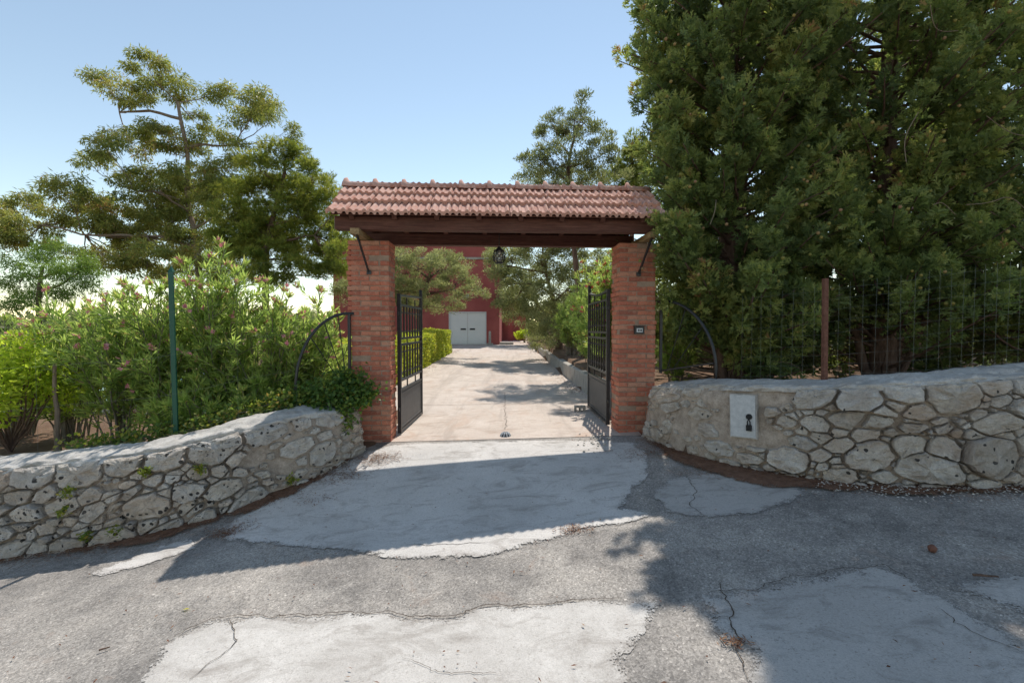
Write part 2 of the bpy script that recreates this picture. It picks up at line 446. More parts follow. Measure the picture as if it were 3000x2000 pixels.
    t.col(t.ramp(t.noise(0.8, 3, 0.5), [(0.3, (0.10, 0.42, 0.46)), (0.7, (0.22, 0.58, 0.60))])).bump(t.noise(3, 3, 0.5), 0.3, 0.03)
    t = NT('pool_deck', 0.85, 0.2).geo(); t.col(t.ramp(t.noise(3, 4, 0.6), [(0.3, (0.55, 0.53, 0.50)), (0.7, (0.68, 0.66, 0.62))]))
    # bark
    def bark(name, a, b, sc=14):
        t = NT(name, 0.95, 0.15); n = t.noise(sc, 7, 0.72, scl=(2.2, 2.2, 0.5))
        t.col(t.ramp(n, [(0.3, a), (0.7, b)])).bump(n, 0.9, 0.03)
    bark('bark_brown', (0.095, 0.060, 0.045), (0.24, 0.155, 0.118))
    bark('bark_pale', (0.16, 0.115, 0.085), (0.36, 0.28, 0.22))
    bark('bark_stem', (0.14, 0.115, 0.085), (0.33, 0.29, 0.235), 30)
    # leaves
    def leaf(name, stops, trans=0.35, rough=0.45, spec=0.3, tcol=1.35):
        t = NT(name, rough, spec)
        c = t.ramp(t.attr('tint'), stops); t.col(c)
        tr = t.t.nodes.new('ShaderNodeBsdfTranslucent'); mx = t.t.nodes.new('ShaderNodeMixShader')
        mx.inputs[0].default_value = trans
        t.L(t.mix(1.0, c, (tcol, tcol * 1.05, tcol * 0.7), 'MULTIPLY'), tr.inputs[0])
        t.L(t.p.outputs[0], mx.inputs[1]); t.L(tr.outputs[0], mx.inputs[2]); t.L(mx.outputs[0], t.out.inputs[0])
    leaf('leaf_cypress', [(0.0, (0.105, 0.150, 0.062)), (0.45, (0.21, 0.265, 0.092)), (0.8, (0.36, 0.39, 0.125)), (0.95, (0.45, 0.40, 0.15)), (1.0, (0.38, 0.23, 0.11))], 0.46, 0.55, 0.3)
    leaf('leaf_oleander', [(0.0, (0.15, 0.22, 0.070)), (0.5, (0.29, 0.375, 0.12)), (0.9, (0.44, 0.48, 0.17)), (1.0, (0.56, 0.43, 0.19))], 0.62, 0.38, 0.4, 1.6)
    leaf('leaf_eucalyptus', [(0.0, (0.13, 0.170, 0.050)), (0.5, (0.27, 0.290, 0.080)), (0.85, (0.43, 0.40, 0.12)), (1.0, (0.42, 0.25, 0.12))], 0.48, 0.4, 0.4)
    leaf('leaf_pine', [(0.0, (0.14, 0.180, 0.040)), (0.6, (0.27, 0.290, 0.060)), (1.0, (0.42, 0.38, 0.09))], 0.5, 0.5, 0.25)
    leaf('leaf_olive', [(0.0, (0.14, 0.165, 0.075)), (0.5, (0.28, 0.29, 0.140)), (1.0, (0.46, 0.44, 0.26))], 0.48, 0.45, 0.35)
    leaf('leaf_olive_dark', [(0.0, (0.105, 0.135, 0.065)), (0.5, (0.200, 0.220, 0.108)), (1.0, (0.37, 0.36, 0.20))], 0.48, 0.45, 0.35)
    leaf('leaf_hedge', [(0.0, (0.16, 0.22, 0.030)), (0.5, (0.38, 0.42, 0.055)), (1.0, (0.68, 0.60, 0.11))], 0.48, 0.4, 0.35)
    leaf('leaf_bright', [(0.0, (0.12, 0.19, 0.045)), (0.5, (0.22, 0.31, 0.075)), (1.0, (0.34, 0.42, 0.12))], 0.5, 0.5, 0.25)
    leaf('leaf_lime', [(0.0, (0.24, 0.33, 0.035)), (0.5, (0.45, 0.54, 0.06)), (1.0, (0.64, 0.66, 0.11))], 0.6, 0.45, 0.25)
    leaf('leaf_vine', [(0.0, (0.055, 0.12, 0.030)), (0.5, (0.13, 0.21, 0.042)), (0.85, (0.32, 0.34, 0.06)), (1.0, (0.48, 0.34, 0.09))], 0.45, 0.42, 0.35)
    leaf('flower_pink', [(0.0, (0.58, 0.16, 0.25)), (1.0, (0.78, 0.40, 0.46))], 0.4, 0.6, 0.2, 1.1)
    leaf('flower_red', [(0.0, (0.56, 0.07, 0.10)), (1.0, (0.76, 0.32, 0.32))], 0.4, 0.6, 0.2, 1.1)
    t = NT('cone_yellow', 0.7, 0.25); t.col(t.ramp(t.attr('tint'), [(0.0, (0.17, 0.165, 0.04)), (0.7, (0.27, 0.22, 0.06)), (1.0, (0.26, 0.15, 0.09))]))
    NT('dead_twig', 0.9, 0.15).col((0.25, 0.19, 0.14))
make_materials()
# ================================================================== STRUCTURE
rng = np.random.default_rng(7)
random.seed(7)
from mathutils.geometry import delaunay_2d_cdt

def resample(pts, step):
    pts = np.asarray(pts, float)
    for k in range(2):                                   # Chaikin keeps the ends
        q = [pts[0]]
        for a, b in zip(pts[:-1], pts[1:]): q += [0.75 * a + 0.25 * b, 0.25 * a + 0.75 * b]
        pts = np.array(q + [pts[-1]])
    s = np.concatenate([[0], np.cumsum(np.linalg.norm(np.diff(pts, axis=0), axis=1))])
    n = int(s[-1] / step) + 1
    t = np.linspace(0, s[-1], n)
    return np.stack([np.interp(t, s, pts[:, i]) for i in range(pts.shape[1])], 1), t

# wall base lines read off the photograph, on the ground
LB = [(1084, 1313), (1000, 1362), (921, 1405), (759, 1464), (650, 1510), (515, 1546), (379, 1578), (217, 1605), (0, 1638)]
RB = [(1871, 1278), (1978, 1322), (2157, 1368), (2310, 1394), (2463, 1419), (2616, 1426), (2820, 1436), (3000, 1424)]
LT = [(1084, 1188), (1040, 1195), (867, 1210), (596, 1285), (379, 1329), (135, 1350), (0, 1367)]
RT = [(1871, 1128), (1897, 1123), (2106, 1123), (2233, 1128), (2463, 1126), (2616, 1120), (2820, 1110), (3000, 1095)]

def wall_path(B, T, ext):
    pts = []
    tp = sorted(T)
    for px, py in B:
        g = G(px, py)
        ty = np.interp(px, [a for a, b in tp], [b for a, b in tp])
        zt = P(px, ty, g[1] + 0.05)[2]
        pts.append((g[0], g[1], zt))
    a = np.array(pts[-1]); b = np.array(pts[-3]); d = (a - b); d /= np.linalg.norm(d[:2])
    d[1] *= 0.3
    for k in (1, 2, 3): pts.append(a + d * k * ext / 3)
    return resample(np.array(pts), 0.05)
LW, LS = wall_path(LB, LT, 3.0)
RW, RS = wall_path(RB, RT, 3.0)

def ywall(x):
    x = np.asarray(x, float)
    L = LW[::-1]; 
    yl = np.interp(x, L[:, 0], L[:, 1]); yr = np.interp(x, RW[:, 0], RW[:, 1])
    return np.where(x < LW[0, 0], yl, np.where(x > RW[0, 0], yr, 6.15))

def kerbx(y):
    return np.interp(y, [6.0, 7.2, 10, 32, 46], [1.80, 1.78, 1.67, 1.05, 1.6])

def rise(y): return 0.40 * sstep(8, 32, y)

def ground_h(x, y):
    h = gz(x, y) - 0.03
    behind = y > ywall(x) + 0.22
    left = behind & (x < LW[0, 0] - 0.02)
    right = behind & (x > kerbx(y) + 0.1)
    h = np.where(left, rise(y) * sstep(-9, -3.4, x) - 0.03, h)
    h = np.where(right, 0.48 + rise(y) * (1 - sstep(6, 14, x)), h)
    return h

def axis(lo, hi, step, far):
    a = list(np.arange(lo, hi + 1e-6, step)); k = 1.35; s = step
    up = []; v = hi
    while v < far: s *= k; v += s; up.append(v)
    dn = []; v = lo; s = step
    while v > -far: s *= k; v -= s; dn.append(v)
    return np.array(dn[::-1] + a + up)
gx = axis(-7, 7, 0.125, 900); gy = axis(0, 9, 0.125, 900)
XX, YY = np.meshgrid(gx, gy, indexing='ij')
ZZ = ground_h(XX, YY)
ZZ = ZZ + 0.02 * vnoise(np.stack([XX * 0.9, YY * 0.9, XX * 0], -1), 3) * (YY > ywall(XX) + 0.3) * (np.abs(XX) > 3.2)
tag(Acc().grid(np.stack([XX, YY, ZZ], -1)).build('ground', M('soil'), smooth=True), kind='structure')

# road sheet
xs = np.arange(-14, 14.01, 0.14)
V = []
for x in xs:
    ym = float(ywall(x)) + (0.2 if not (LW[0, 0] <= x <= RW[0, 0]) else 0.0)
    ys = np.concatenate([np.linspace(-5, 1.4, 12), np.linspace(1.5, ym, 60)])
    V.append(np.stack([np.full(len(ys), x), ys, gz(x, ys)], 1))
road = tag(Acc().grid(np.array(V)).build('road', M('asphalt'), smooth=True), kind='structure')

def ragged(pts, amp, step, seed):
    pts = np.asarray(pts, float); out = []
    n = len(pts)
    for i in range(n):
        a, b = pts[i], pts[(i + 1) % n]; m = max(1, int(np.linalg.norm(b - a) / step))
        for k in range(m): out.append(a + (b - a) * k / m)
    out = np.array(out); p3 = np.concatenate([out * 6, np.zeros((len(out), 1))], 1)
    out[:, 0] += amp * vnoise(p3, seed) + amp * 0.5 * vnoise(p3 * 4, seed + 1)
    out[:, 1] += amp * vnoise(p3 + 31.7, seed + 2) + amp * 0.5 * vnoise(p3 * 4 + 11, seed + 3)
    return out

def inpoly(P2, poly):
    x, y = P2[:, 0], P2[:, 1]; c = np.zeros(len(P2), bool); n = len(poly)
    for i in range(n):
        x0, y0 = poly[i]; x1, y1 = poly[(i + 1) % n]
        t = ((y0 > y) != (y1 > y)) & (x < (x1 - x0) * (y - y0) / (y1 - y0 + 1e-12) + x0)
        c ^= t
    return c

def sheet(name, poly, mat, lift, zf=gz, grid=0.07, parent=None, rim=0.24):
    """a thin sheet of ground material with a ragged outline"""
    poly = np.asarray(poly, float)
    lo, hi = poly.min(0), poly.max(0)
    a, b = np.meshgrid(np.arange(lo[0] + grid / 2, hi[0], grid), np.arange(lo[1] + grid / 2, hi[1], grid))
    q = np.stack([a.ravel(), b.ravel()], 1); q = q[inpoly(q, poly)]
    vs = [Vector(p) for p in poly] + [Vector(p) for p in q]
    r = delaunay_2d_cdt(vs, [], [list(range(len(poly)))], 1, 1e-5)
    v2 = np.array([[p[0], p[1]] for p in r[0]])
    V = np.stack([v2[:, 0], v2[:, 1], zf(v2[:, 0], v2[:, 1]) + lift], 1)
    F = []
    for f in r[2]:
        p = v2[list(f)]
        ar = np.sum(p[:, 0] * np.roll(p[:, 1], -1) - p[:, 1] * np.roll(p[:, 0], -1))
        F.append(tuple(f) if ar > 0 else tuple(f)[::-1])
    A = poly; B = np.roll(poly, -1, 0); dmin = np.full(len(v2), 9.0)
    for a_, b_ in zip(A, B):
        ab = b_ - a_; t = np.clip(((v2 - a_) @ ab) / max(ab @ ab, 1e-9), 0, 1)
        dmin = np.minimum(dmin, np.linalg.norm(v2 - (a_ + t[:, None] * ab), axis=1))
    return Acc().add(V, F, np.clip(dmin / rim, 0, 1)).build(name, M(mat), parent, smooth=True, tint=True)

def gpx(lst): return np.array([G(a, b)[:2] for a, b in lst])

# concrete ramp in front of the gate and the driveway behind it
dr_l = np.array([(-1.9, 6.1), (-2.3, 6.8), (-3.0, 8.6), (-3.0, 15), (-2.95, 23), (-5.2, 24.5), (-6.5, 29.8)])
dr_r = np.array([(0.9, 29.8), (0.95, 36), (2.4, 44), (-1.4, 44), (-0.9, 30.6), (-0.9, 29.9)])[::-1]
poly = [(-1.9, 6.1), (1.75, 6.1), (kerbx(7.2) + .03, 7.2), (kerbx(10) + .03, 10), (kerbx(20) + .03, 20), (kerbx(32) + .03, 32), (kerbx(46), 46), (-1.2, 46), (-0.9, 29.9), (-9, 29.9), (-9, 24.5), (-3.05, 23.2), (-3.05, 8.6), (-2.3, 6.8)]
tag(sheet('driveway', ragged(poly, 0.012, 0.25, 5), 'driveway_concrete', 0.006, grid=0.45), kind='structure')
ap = gpx([(1090, 1322), (1180, 1300), (1450, 1293), (1700, 1290), (1850, 1296), (1900, 1330), (1900, 1390), (1850, 1450), (1820, 1490), (1920, 1505), (1850, 1530), (1700, 1552), (1640, 1580), (1560, 1600), (1440, 1625), (1300, 1640), (1130, 1640), (1020, 1618), (880, 1606), (760, 1590), (650, 1585), (660, 1535), (770, 1478), (910, 1412), (1000, 1366)])
tag(sheet('concrete_apron', ragged(ap, 0.022, 0.02, 11), 'apron_concrete', 0.010), kind='structure')
st = gpx([(230, 1690), (330, 1655), (470, 1600), (560, 1580), (600, 1590), (540, 1618), (430, 1655), (300, 1690)])
tag(sheet('concrete_gutter', ragged(st, 0.02, 0.02, 12), 'apron_concrete', 0.008), kind='structure')
pa = gpx([(330, 2090), (430, 1960), (480, 1880), (620, 1815), (760, 1806), (900, 1808), (1030, 1795), (1150, 1800), (1300, 1812), (1420, 1780), (1560, 1775), (1700, 1762), (1850, 1756), (1950, 1770), (1900, 1850), (1840, 1930), (1860, 2090)])
tag(sheet('concrete_patch', ragged(pa, 0.018, 0.02, 13), 'patch_concrete', 0.006), kind='structure')
pb = gpx([(2055, 1742), (2110, 1745), (2200, 1730), (2300, 1697), (2400, 1690), (2480, 1668), (2590, 1660), (2650, 1690), (2720, 1722), (2840, 1790), (2960, 1870), (3100, 1960), (3100, 2100), (2230, 2100), (2190, 1990), (2200, 1900), (2140, 1890), (2080, 1830)])
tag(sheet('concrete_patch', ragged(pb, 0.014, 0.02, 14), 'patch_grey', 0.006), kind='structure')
pc = gpx([(2770, 1722), (2830, 1700), (2960, 1688), (3200, 1680), (3300, 1880), (3080, 1830), (2960, 1790)])
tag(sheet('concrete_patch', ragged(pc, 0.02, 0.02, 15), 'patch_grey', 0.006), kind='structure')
pd = gpx([(1960, 1400), (2060, 1385), (2200, 1392), (2330, 1425), (2360, 1450), (2270, 1490), (2180, 1512), (2060, 1520), (1950, 1505), (1900, 1450)])
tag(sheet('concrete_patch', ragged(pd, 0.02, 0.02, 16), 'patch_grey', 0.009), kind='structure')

def crack(pxs, w, seed, lift=0.0125):
    p = gpx(pxs); q = []
    for a, b in zip(p[:-1], p[1:]):
        m = max(2, int(np.linalg.norm(b - a) / 0.018)); q += [a + (b - a) * k / m for k in range(m)]
    q = np.array(q + [p[-1]]); p3 = np.concatenate([q * 9, np.zeros((len(q), 1))], 1)
    q[:, 0] += 0.022 * vnoise(p3, seed) + 0.012 * vnoise(p3 * 4, seed + 1); q[:, 1] += 0.022 * vnoise(p3 + 9, seed + 2) + 0.012 * vnoise(p3 * 4 + 5, seed + 3)
    t = nrm(np.gradient(q, axis=0)); n2 = np.stack([-t[:, 1], t[:, 0]], 1)
    ww = w * (0.55 + 0.6 * np.abs(vnoise(p3 * 2.3, seed + 4)))[:, None] * np.minimum(1, np.minimum(np.arange(len(q)), np.arange(len(q))[::-1]) / 6.0)[:, None]
    A, B = q - n2 * ww, q + n2 * ww
    V = np.stack([np.concatenate([A, gz(A[:, 0], A[:, 1])[:, None] + lift], 1), np.concatenate([B, gz(B[:, 0], B[:, 1])[:, None] + lift], 1)], 1)
    Acc().grid(V[::-1]).build('crack', M('crack_dirt'), road)
crack([(480, 1880), (620, 1815), (760, 1806), (900, 1808), (1030, 1795), (1150, 1800), (1300, 1812), (1420, 1780), (1560, 1775), (1700, 1762), (1830, 1756)], 0.0045, 21)
crack([(560, 2000), (640, 1930), (690, 1880), (660, 1810)], 0.003, 25)
crack([(2110, 1690), (2115, 1745), (2150, 1800), (2150, 1880), (2190, 1950), (2200, 2010)], 0.0035, 31)
crack([(2055, 1742), (2200, 1730), (2300, 1697), (2480, 1668), (2590, 1660), (2720, 1722)], 0.003, 35)
crack([(2740, 1775), (2790, 1825), (2900, 1870), (3010, 1925)], 0.003, 41)
crack([(2010, 1395), (2040, 1440), (2020, 1480), (2060, 1518)], 0.003, 45)
crack([(2080, 1815), (2120, 1815), (2150, 1822)], 0.004, 47)
crack([(2085, 1850), (2130, 1890), (2190, 1905)], 0.005, 48)
crack([(1180, 1920), (1290, 1975), (1480, 1985)], 0.002, 51)
crack([(1478, 1150), (1480, 1210), (1482, 1262)], 0.004, 55)
crack([(1180, 1600), (1340, 1597), (1440, 1590)], 0.003, 57)

for k_, y_ in enumerate((8.9, 12.4, 16.0, 20.0)):
    crack([(1500 + (x_ / y_) * FPX, 960 + (CAMZ - float(gz(x_, y_))) / y_ * FPX) for x_ in (-2.4, -1.2, 0.0, 1.2, 1.6)], 0.006, 70 + k_)
# dirt and needles drifted along the walls
def drift(base, a, b, seed):
    n = len(base); w = [(a + (b - a) * (0.5 + 0.5 * vnoise(np.array([[i * 0.13, seed, 0.3]]), seed)[0])) for i in range(n)]
    return w
def wall_normals(W, sgn):
    t = nrm(np.gradient(W[:, :2], axis=0)); return np.stack([-t[:, 1], t[:, 0]], 1) * sgn
LN = wall_normals(LW, 1.0); LN = LN * np.sign((LN * (np.array([0, 1.5]) - LW[:, :2])).sum(1))[:, None]
RN = wall_normals(RW, 1.0); RN = RN * np.sign((RN * (np.array([0, 1.5]) - RW[:, :2])).sum(1))[:, None]
def dirt_strip(W, N, i0, i1, a, b, seed):
    idx = np.arange(i0, min(i1, len(W)), 2)
    w = a + (b - a) * (0.5 + 0.5 * vnoise(np.stack([idx * 0.11, idx * 0 + seed, idx * 0.0], 1), seed))
    w = w * np.clip((idx - i0) / 24.0, 0.12, 1) * np.clip((idx[-1] - idx) / 24.0, 0.12, 1)
    inner = W[idx, :2] - N[idx] * 0.05; outer = W[idx, :2] + N[idx] * np.maximum(w, 0.03)[:, None]
    return np.concatenate([outer, inner[::-1]])
tag(sheet('needle_drift', ragged(dirt_strip(RW, RN, 2, 110, 0.10, 0.46, 61), 0.03, 0.05, 62), 'needle_dirt', 0.020, grid=0.05, rim=0.20), kind='structure')
tag(sheet('needle_drift', ragged(dirt_strip(LW, LN, 8, 140, 0.08, 0.32, 63), 0.03, 0.05, 64), 'needle_dirt', 0.020, grid=0.05, rim=0.20), kind='structure')

# ------------------------------------------------------------------ stone walls
def clip(poly, nx, ny, c):
    out = []; n = len(poly)
    for i in range(n):
        a, b = poly[i], poly[(i + 1) % n]
        da, db = nx * a[0] + ny * a[1] - c, nx * b[0] + ny * b[1] - c
        if da <= 0: out.append(a)
        if (da < 0) != (db < 0) and abs(da - db) > 1e-12:
            t = da / (da - db); out.append((a[0] + (b[0] - a[0]) * t, a[1] + (b[1] - a[1]) * t))
    return out

def stones_layout(S, H, seed, hole=None, aniso=0.64):
    r_ = np.random.default_rng(seed); seeds = []
    W = S * aniso
    # big coping course along the top
    u = 0.0
    while u < W:
        r = r_.uniform(0.075, 0.145); u += r; seeds.append((u, H - r * r_.uniform(0.70, 0.95), r)); u += r
    for size, tries in (((0.095, 0.14), 36), ((0.06, 0.095), 600), ((0.035, 0.06), 2600), ((0.018, 0.03), 2500)):
        for k in range(tries):
            r = r_.uniform(*size); x, y = r_.uniform(0, W), r_.uniform(0.02, H - 0.05)
            if all((x - a) ** 2 + (y - b) ** 2 > (0.86 * (r + c)) ** 2 for a, b, c in seeds): seeds.append((x, y, r))
    cells = []
    for i, (x, y, r) in enumerate(seeds):
        poly = [(0, -0.02), (W, -0.02), (W, H), (0, H)]
        for j, (a, b, c) in enumerate(seeds):
            if i == j: continue
            dx, dy = a - x, b - y; d2 = dx * dx + dy * dy
            if d2 > 0.7: continue
            poly = clip(poly, dx, dy, dx * x + dy * y + 0.5 * (d2 + r * r - c * c))
            if len(poly) < 3: break
        if len(poly) < 3: continue
        fine = []                                        # break the straight joints
        for k in range(len(poly)):
            A, B = np.array(poly[k]), np.array(poly[(k + 1) % len(poly)]); m = max(2, int(np.linalg.norm(B - A) / 0.022))
            fine += [A + (B - A) * q / m for q in range(m)]
        f = np.array(fine); p3 = np.concatenate([f, np.zeros((len(f), 1))], 1)
        amp = np.minimum(1, np.maximum(0, (H - f[:, 1]) / 0.06))[:, None]
        wv = np.stack([0.050 * vnoise(p3 * 4.2, seed) + 0.006 * vnoise(p3 * 15, seed + 1) + 0.005 * vnoise(p3 * 38, seed + 2), 0.050 * vnoise(p3 * 4.2 + 50, seed + 3) + 0.006 * vnoise(p3 * 15 + 50, seed + 4) + 0.005 * vnoise(p3 * 38 + 50, seed + 5)], 1)
        f = f + wv * amp
        cells.append([(p[0] / aniso, min(max(p[1], -0.02), H)) for p in f])
    return cells

def stone_wall(name, label, W, N, Ssum, thick, lichen_mat, seed, proud_f, hole=None):
    r_ = np.random.default_rng(seed)
    S = Ssum[-1]; zb = gz(W[:, 0], W[:, 1]) - 0.06; zt = W[:, 2] - 0.035
    root = thing(name, label, 'wall', (W[0, 0], W[0, 1], zb[0]))
    BAT = 0.06
    def face(s, t, off):
        """s metres along, t 0..1 up, off metres proud of the mortar"""
        s = np.asarray(s, float); t = np.asarray(t, float)
        x = np.interp(s, Ssum, W[:, 0]); y = np.interp(s, Ssum, W[:, 1])
        nx = np.interp(s, Ssum, N[:, 0]); ny = np.interp(s, Ssum, N[:, 1])
        b = np.interp(s, Ssum, zb); h = np.interp(s, Ssum, zt) - b
        # the end next to the pillar is rounded back
        e = np.clip(1 - s / 0.28, 0, 1) ** 2 * 0.14
        k = off - BAT * t - e * (0.4 + 0.6 * t)
        k = k - 0.05 * np.clip((t - 0.86) / 0.14, 0, 1) ** 2
        return np.stack([x + nx * k, y + ny * k, b + h * t], -1)
    # mortar core: front face, back face, ends
    ns, nt = int(S / 0.05), 16
    ss, tt = np.meshgrid(np.linspace(0, S, ns), np.linspace(0, 1, nt), indexing='ij')
    nz = vnoise(np.stack([ss * 7, tt * 6, ss * 0 + seed], -1), seed) * 0.010 + vnoise(np.stack([ss * 19, tt * 17, ss * 0], -1), seed + 1) * 0.005
    nz = nz - 0.046 * np.array([proud_f(s_) for s_ in ss[:, 0]])[:, None] * (1 - 0.6 * (vnoise(np.stack([ss * 2.5, tt * 2.5, ss * 0 + 7], -1), seed + 9) > 0.25))
    fr = face(ss, tt, nz)
    a = Acc().grid(fr)
    bk = face(ss, tt, -thick); a.grid(bk[:, ::-1])
    a.grid(np.stack([fr[0], bk[0]], 0)[::-1]); a.grid(np.stack([fr[-1], bk[-1]], 0)); a.grid(np.stack([fr[:, -1], bk[:, -1]], 1)[:, ::-1])
    a.build('mortar_core', M('mortar'), root, smooth=True)
    # coping: poured uneven concrete cap
    c = Acc(); ncp = int(S / 0.022); s1 = np.linspace(0.0, S, ncp)
    prof = [(-0.085, -0.04), (-0.09, 0.0), (-0.115, 0.014), (-0.18, 0.030), (-0.27, 0.045), (-0.37, 0.058), (-thick + 0.02, 0.064), (-thick - 0.02, 0.01), (-thick - 0.02, -0.06)]
    pr_ = np.array(prof); kk = np.linspace(0, len(pr_) - 1, 21); prof = list(zip(np.interp(kk, np.arange(len(pr_)), pr_[:, 0]), np.interp(kk, np.arange(len(pr_)), pr_[:, 1])))
    rows = []
    for k, (o_, z_) in enumerate(prof):
        j = vnoise(np.stack([s1 * 5, s1 * 0 + k * 0.30, s1 * 0 + seed], -1), seed + 5)
        j2 = vnoise(np.stack([s1 * 17, s1 * 0 + k * 0.8, s1 * 0 + seed], -1), seed + 6) + 0.7 * vnoise(np.stack([s1 * 40, s1 * 0 + k * 1.9, s1 * 0 + seed], -1), seed + 7)
        p = face(s1, np.ones_like(s1), 0 * s1 + BAT + 0.05 + o_ + (0.030 * j + 0.018 * j2 if k < 9 else 0.008 * j))
        p[:, 2] += z_ + (0.014 * j + 0.006 * j2 if 3 < k < 18 else 0.004 * j)
        rows.append(p)
    g = np.stack(rows, 1); c.grid(g); 
    c.add(g[0], [tuple(range(len(prof)))]); c.add(g[-1], [tuple(range(len(prof)))[::-1]])
    c.build('coping', M('coping_concrete'), root, smooth=True)
    # stones
    Hm = float(np.mean(zt - zb))
    cells = stones_layout(S, Hm, seed)
    cnt = 0
    for poly in cells:
        p = np.array(poly); cx, cy = p.mean(0)
        if hole and hole[0] < cx < hole[1] and hole[2] < cy / Hm < hole[3]: continue
        area = 0.5 * abs(np.sum(p[:, 0] * np.roll(p[:, 1], -1) - p[:, 1] * np.roll(p[:, 0], -1)))
        if area < 0.0007: continue
        size = math.sqrt(area)
        pf = proud_f(cx)
        if r_.random() < 0.03 + 0.16 * (1 - pf) and cy < Hm * 0.75: continue      # a joint filled with mortar
        pf = pf * r_.uniform(0.45, 1.0)
        gap = r_.uniform(0.004, 0.010) + (1 - pf) * r_.uniform(0.002, 0.03)
        k = max(0.35, 1 - 2.0 * gap / size)
        p = (p - p.mean(0)) * k + p.mean(0)
        if hole:                                        # keep the stones clear of the meter box
            inside = (p[:, 0] > hole[0] - .01) & (p[:, 0] < hole[1] + .01) & (p[:, 1] > hole[2] * Hm) & (p[:, 1] < hole[3] * Hm)
            if inside.any(): continue
        q = []
        m = len(p)
        for i in range(m):                               # cut corners and roughen
            A, B = p[i], p[(i + 1) % m]; q += [A]
        q = np.array(q); q += r_.normal(0, 0.012 * size, q.shape)
        cc = q.mean(0); n = len(q)
        depth = 0.009 + (0.005 + 0.034 * pf) * r_.uniform(0.3, 1.6) + 0.03 * size
        tx, ty = r_.normal(0, 0.20, 2) * pf
        rings = []
        for f_, o_ in ((1.0, -0.08), (0.99, depth * 0.55), (0.955, depth * 0.92), (0.80, depth * 1.0), (0.45, depth * 1.0)):
            w = cc + (q - cc) * f_
            off = o_ + ((w[:, 0] - cc[0]) * tx + (w[:, 1] - cc[1]) * ty) * (o_ > 0) + ((0.03 * size + 0.004) * 2.0 * vnoise(np.stack([w[:, 0] * 22, w[:, 1] * 22, w[:, 0] * 0 + cnt], -1), 3) + r_.normal(0, 0.0035, n) if f_ < 0.95 else 0)
            rings.append(face(w[:, 0], np.clip(w[:, 1] / Hm, 0, 1.0), off))
        ctr = face(cc[0], min(cc[1] / Hm, 1), depth * 1.08)[None]
        Vv = np.concatenate(rings + [ctr]); F = []
        for k2 in range(4):
            for i in range(n):
                j = (i + 1) % n; F.append((k2 * n + i, k2 * n + j, (k2 + 1) * n + j, (k2 + 1) * n + i))
        for i in range(n): F.append((4 * n + i, 4 * n + (i + 1) % n, 5 * n))
        # orientation outward
        A = Acc().add(Vv, F); o = A.build('stone', lichen_mat, root, smooth=False)
        fn = np.cross(rings[3][1] - ctr[0], rings[3][2] - ctr[0]); nd = N[0]
        cnt += 1
    return root, face, cnt

lw, lface, n1 = stone_wall('stone_wall', 'lichen-spotted rubble stone wall beneath the pink oleander hedge', LW, LN, LS, 0.46, M('limestone_lichen'), 101,
                       lambda s: 0.25 + 0.75 * float(sstep(0.8, 1.9, s)))
_s = np.arange(0.5, 2.5, 0.01); SB = float(_s[np.argmin(np.abs(np.interp(_s, RS, RW[:, 0]) / np.interp(_s, RS, RW[:, 1]) * FPX + 1500 - 2180))])
HOLE = (SB - 0.17, SB + 0.17, 0.36, 0.97)
rw, rface, n2 = stone_wall('stone_wall', 'rubble stone wall with set-in meter box beneath the wire fence', RW, RN, RS, 0.48, M('limestone'), 202,
                       lambda s: 0.12 + 0.88 * float(sstep(1.1, 1.9, s)), HOLE)
print('STONES', n1, n2)

# meter box set into the right wall
def wall_frame(face, s, t):
    p = face(s, t, 0.0); a = face(s + 0.05, t, 0.0); b = face(s, min(t + 0.1, 1), 0.0)
    x = nrm(a - p); z = nrm(b - p); y = nrm(np.cross(z, x)); z = np.cross(x, y)
    return p, np.stack([x, y, z], 1)
p, Mx = wall_frame(rface, SB, 0.67)
if np.dot(Mx[:, 1], np.array([0, 1, 0])) > 0: Mx[:, 0] *= -1; Mx[:, 1] *= -1
Mx = np.stack([Mx[:, 0], Mx[:, 1], Mx[:, 2]], 1)
mb = thing('meter_box', 'white metal meter box door with black padlock set in stone wall', 'meter box', p)
out = Mx[:, 1]
def at(x, y, z): return p + Mx @ np.array([x, y, z])
Acc().box(at(0, 0.0, 0), (0.27, 0.05, 0.46), M=Mx).build('frame', M('coping_concrete'), mb)
Acc().box(at(0, 0.028, 0), (0.245, 0.025, 0.435), M=Mx).build('door', M('box_paint'), mb)
lk = Acc(); rot = Mx
def disc(acc, c, r, h, n=14):
    ang = np.arange(n) * 2 * math.pi / n
    V = [c + Mx @ np.array([r * k * math.cos(a), o_, r * k * math.sin(a)]) for o_, k in ((0, 1), (h * .7, 1), (h, 0.75)) for a in ang]
    F = [(k * n + i, k * n + (i + 1) % n, (k + 1) * n + (i + 1) % n, (k + 1) * n + i) for k in (0, 1) for i in range(n)] + [tuple(2 * n + i for i in range(n))]
    acc.add(V, F)
sx = 0.065 if (at(0.1, 0, 0)[0] > p[0]) else -0.065
disc(lk, at(sx, 0.04, 0.0), 0.03, 0.02); lk.build('lock_boss', M('dark_rubber'), mb)
sh = Acc(); sh.tube([at(sx - 0.012, 0.055, -0.10), at(sx - 0.013, 0.06, -0.05), at(sx, 0.065, -0.028), at(sx + 0.013, 0.06, -0.05), at(sx + 0.012, 0.055, -0.10)], 0.006, 6)
pl = sh.build('shackle', M('dark_rubber'), mb)
Acc().box(at(sx, 0.056, -0.115), (0.05, 0.028, 0.06), M=Mx).build('padlock', M('dark_rubber'), mb)

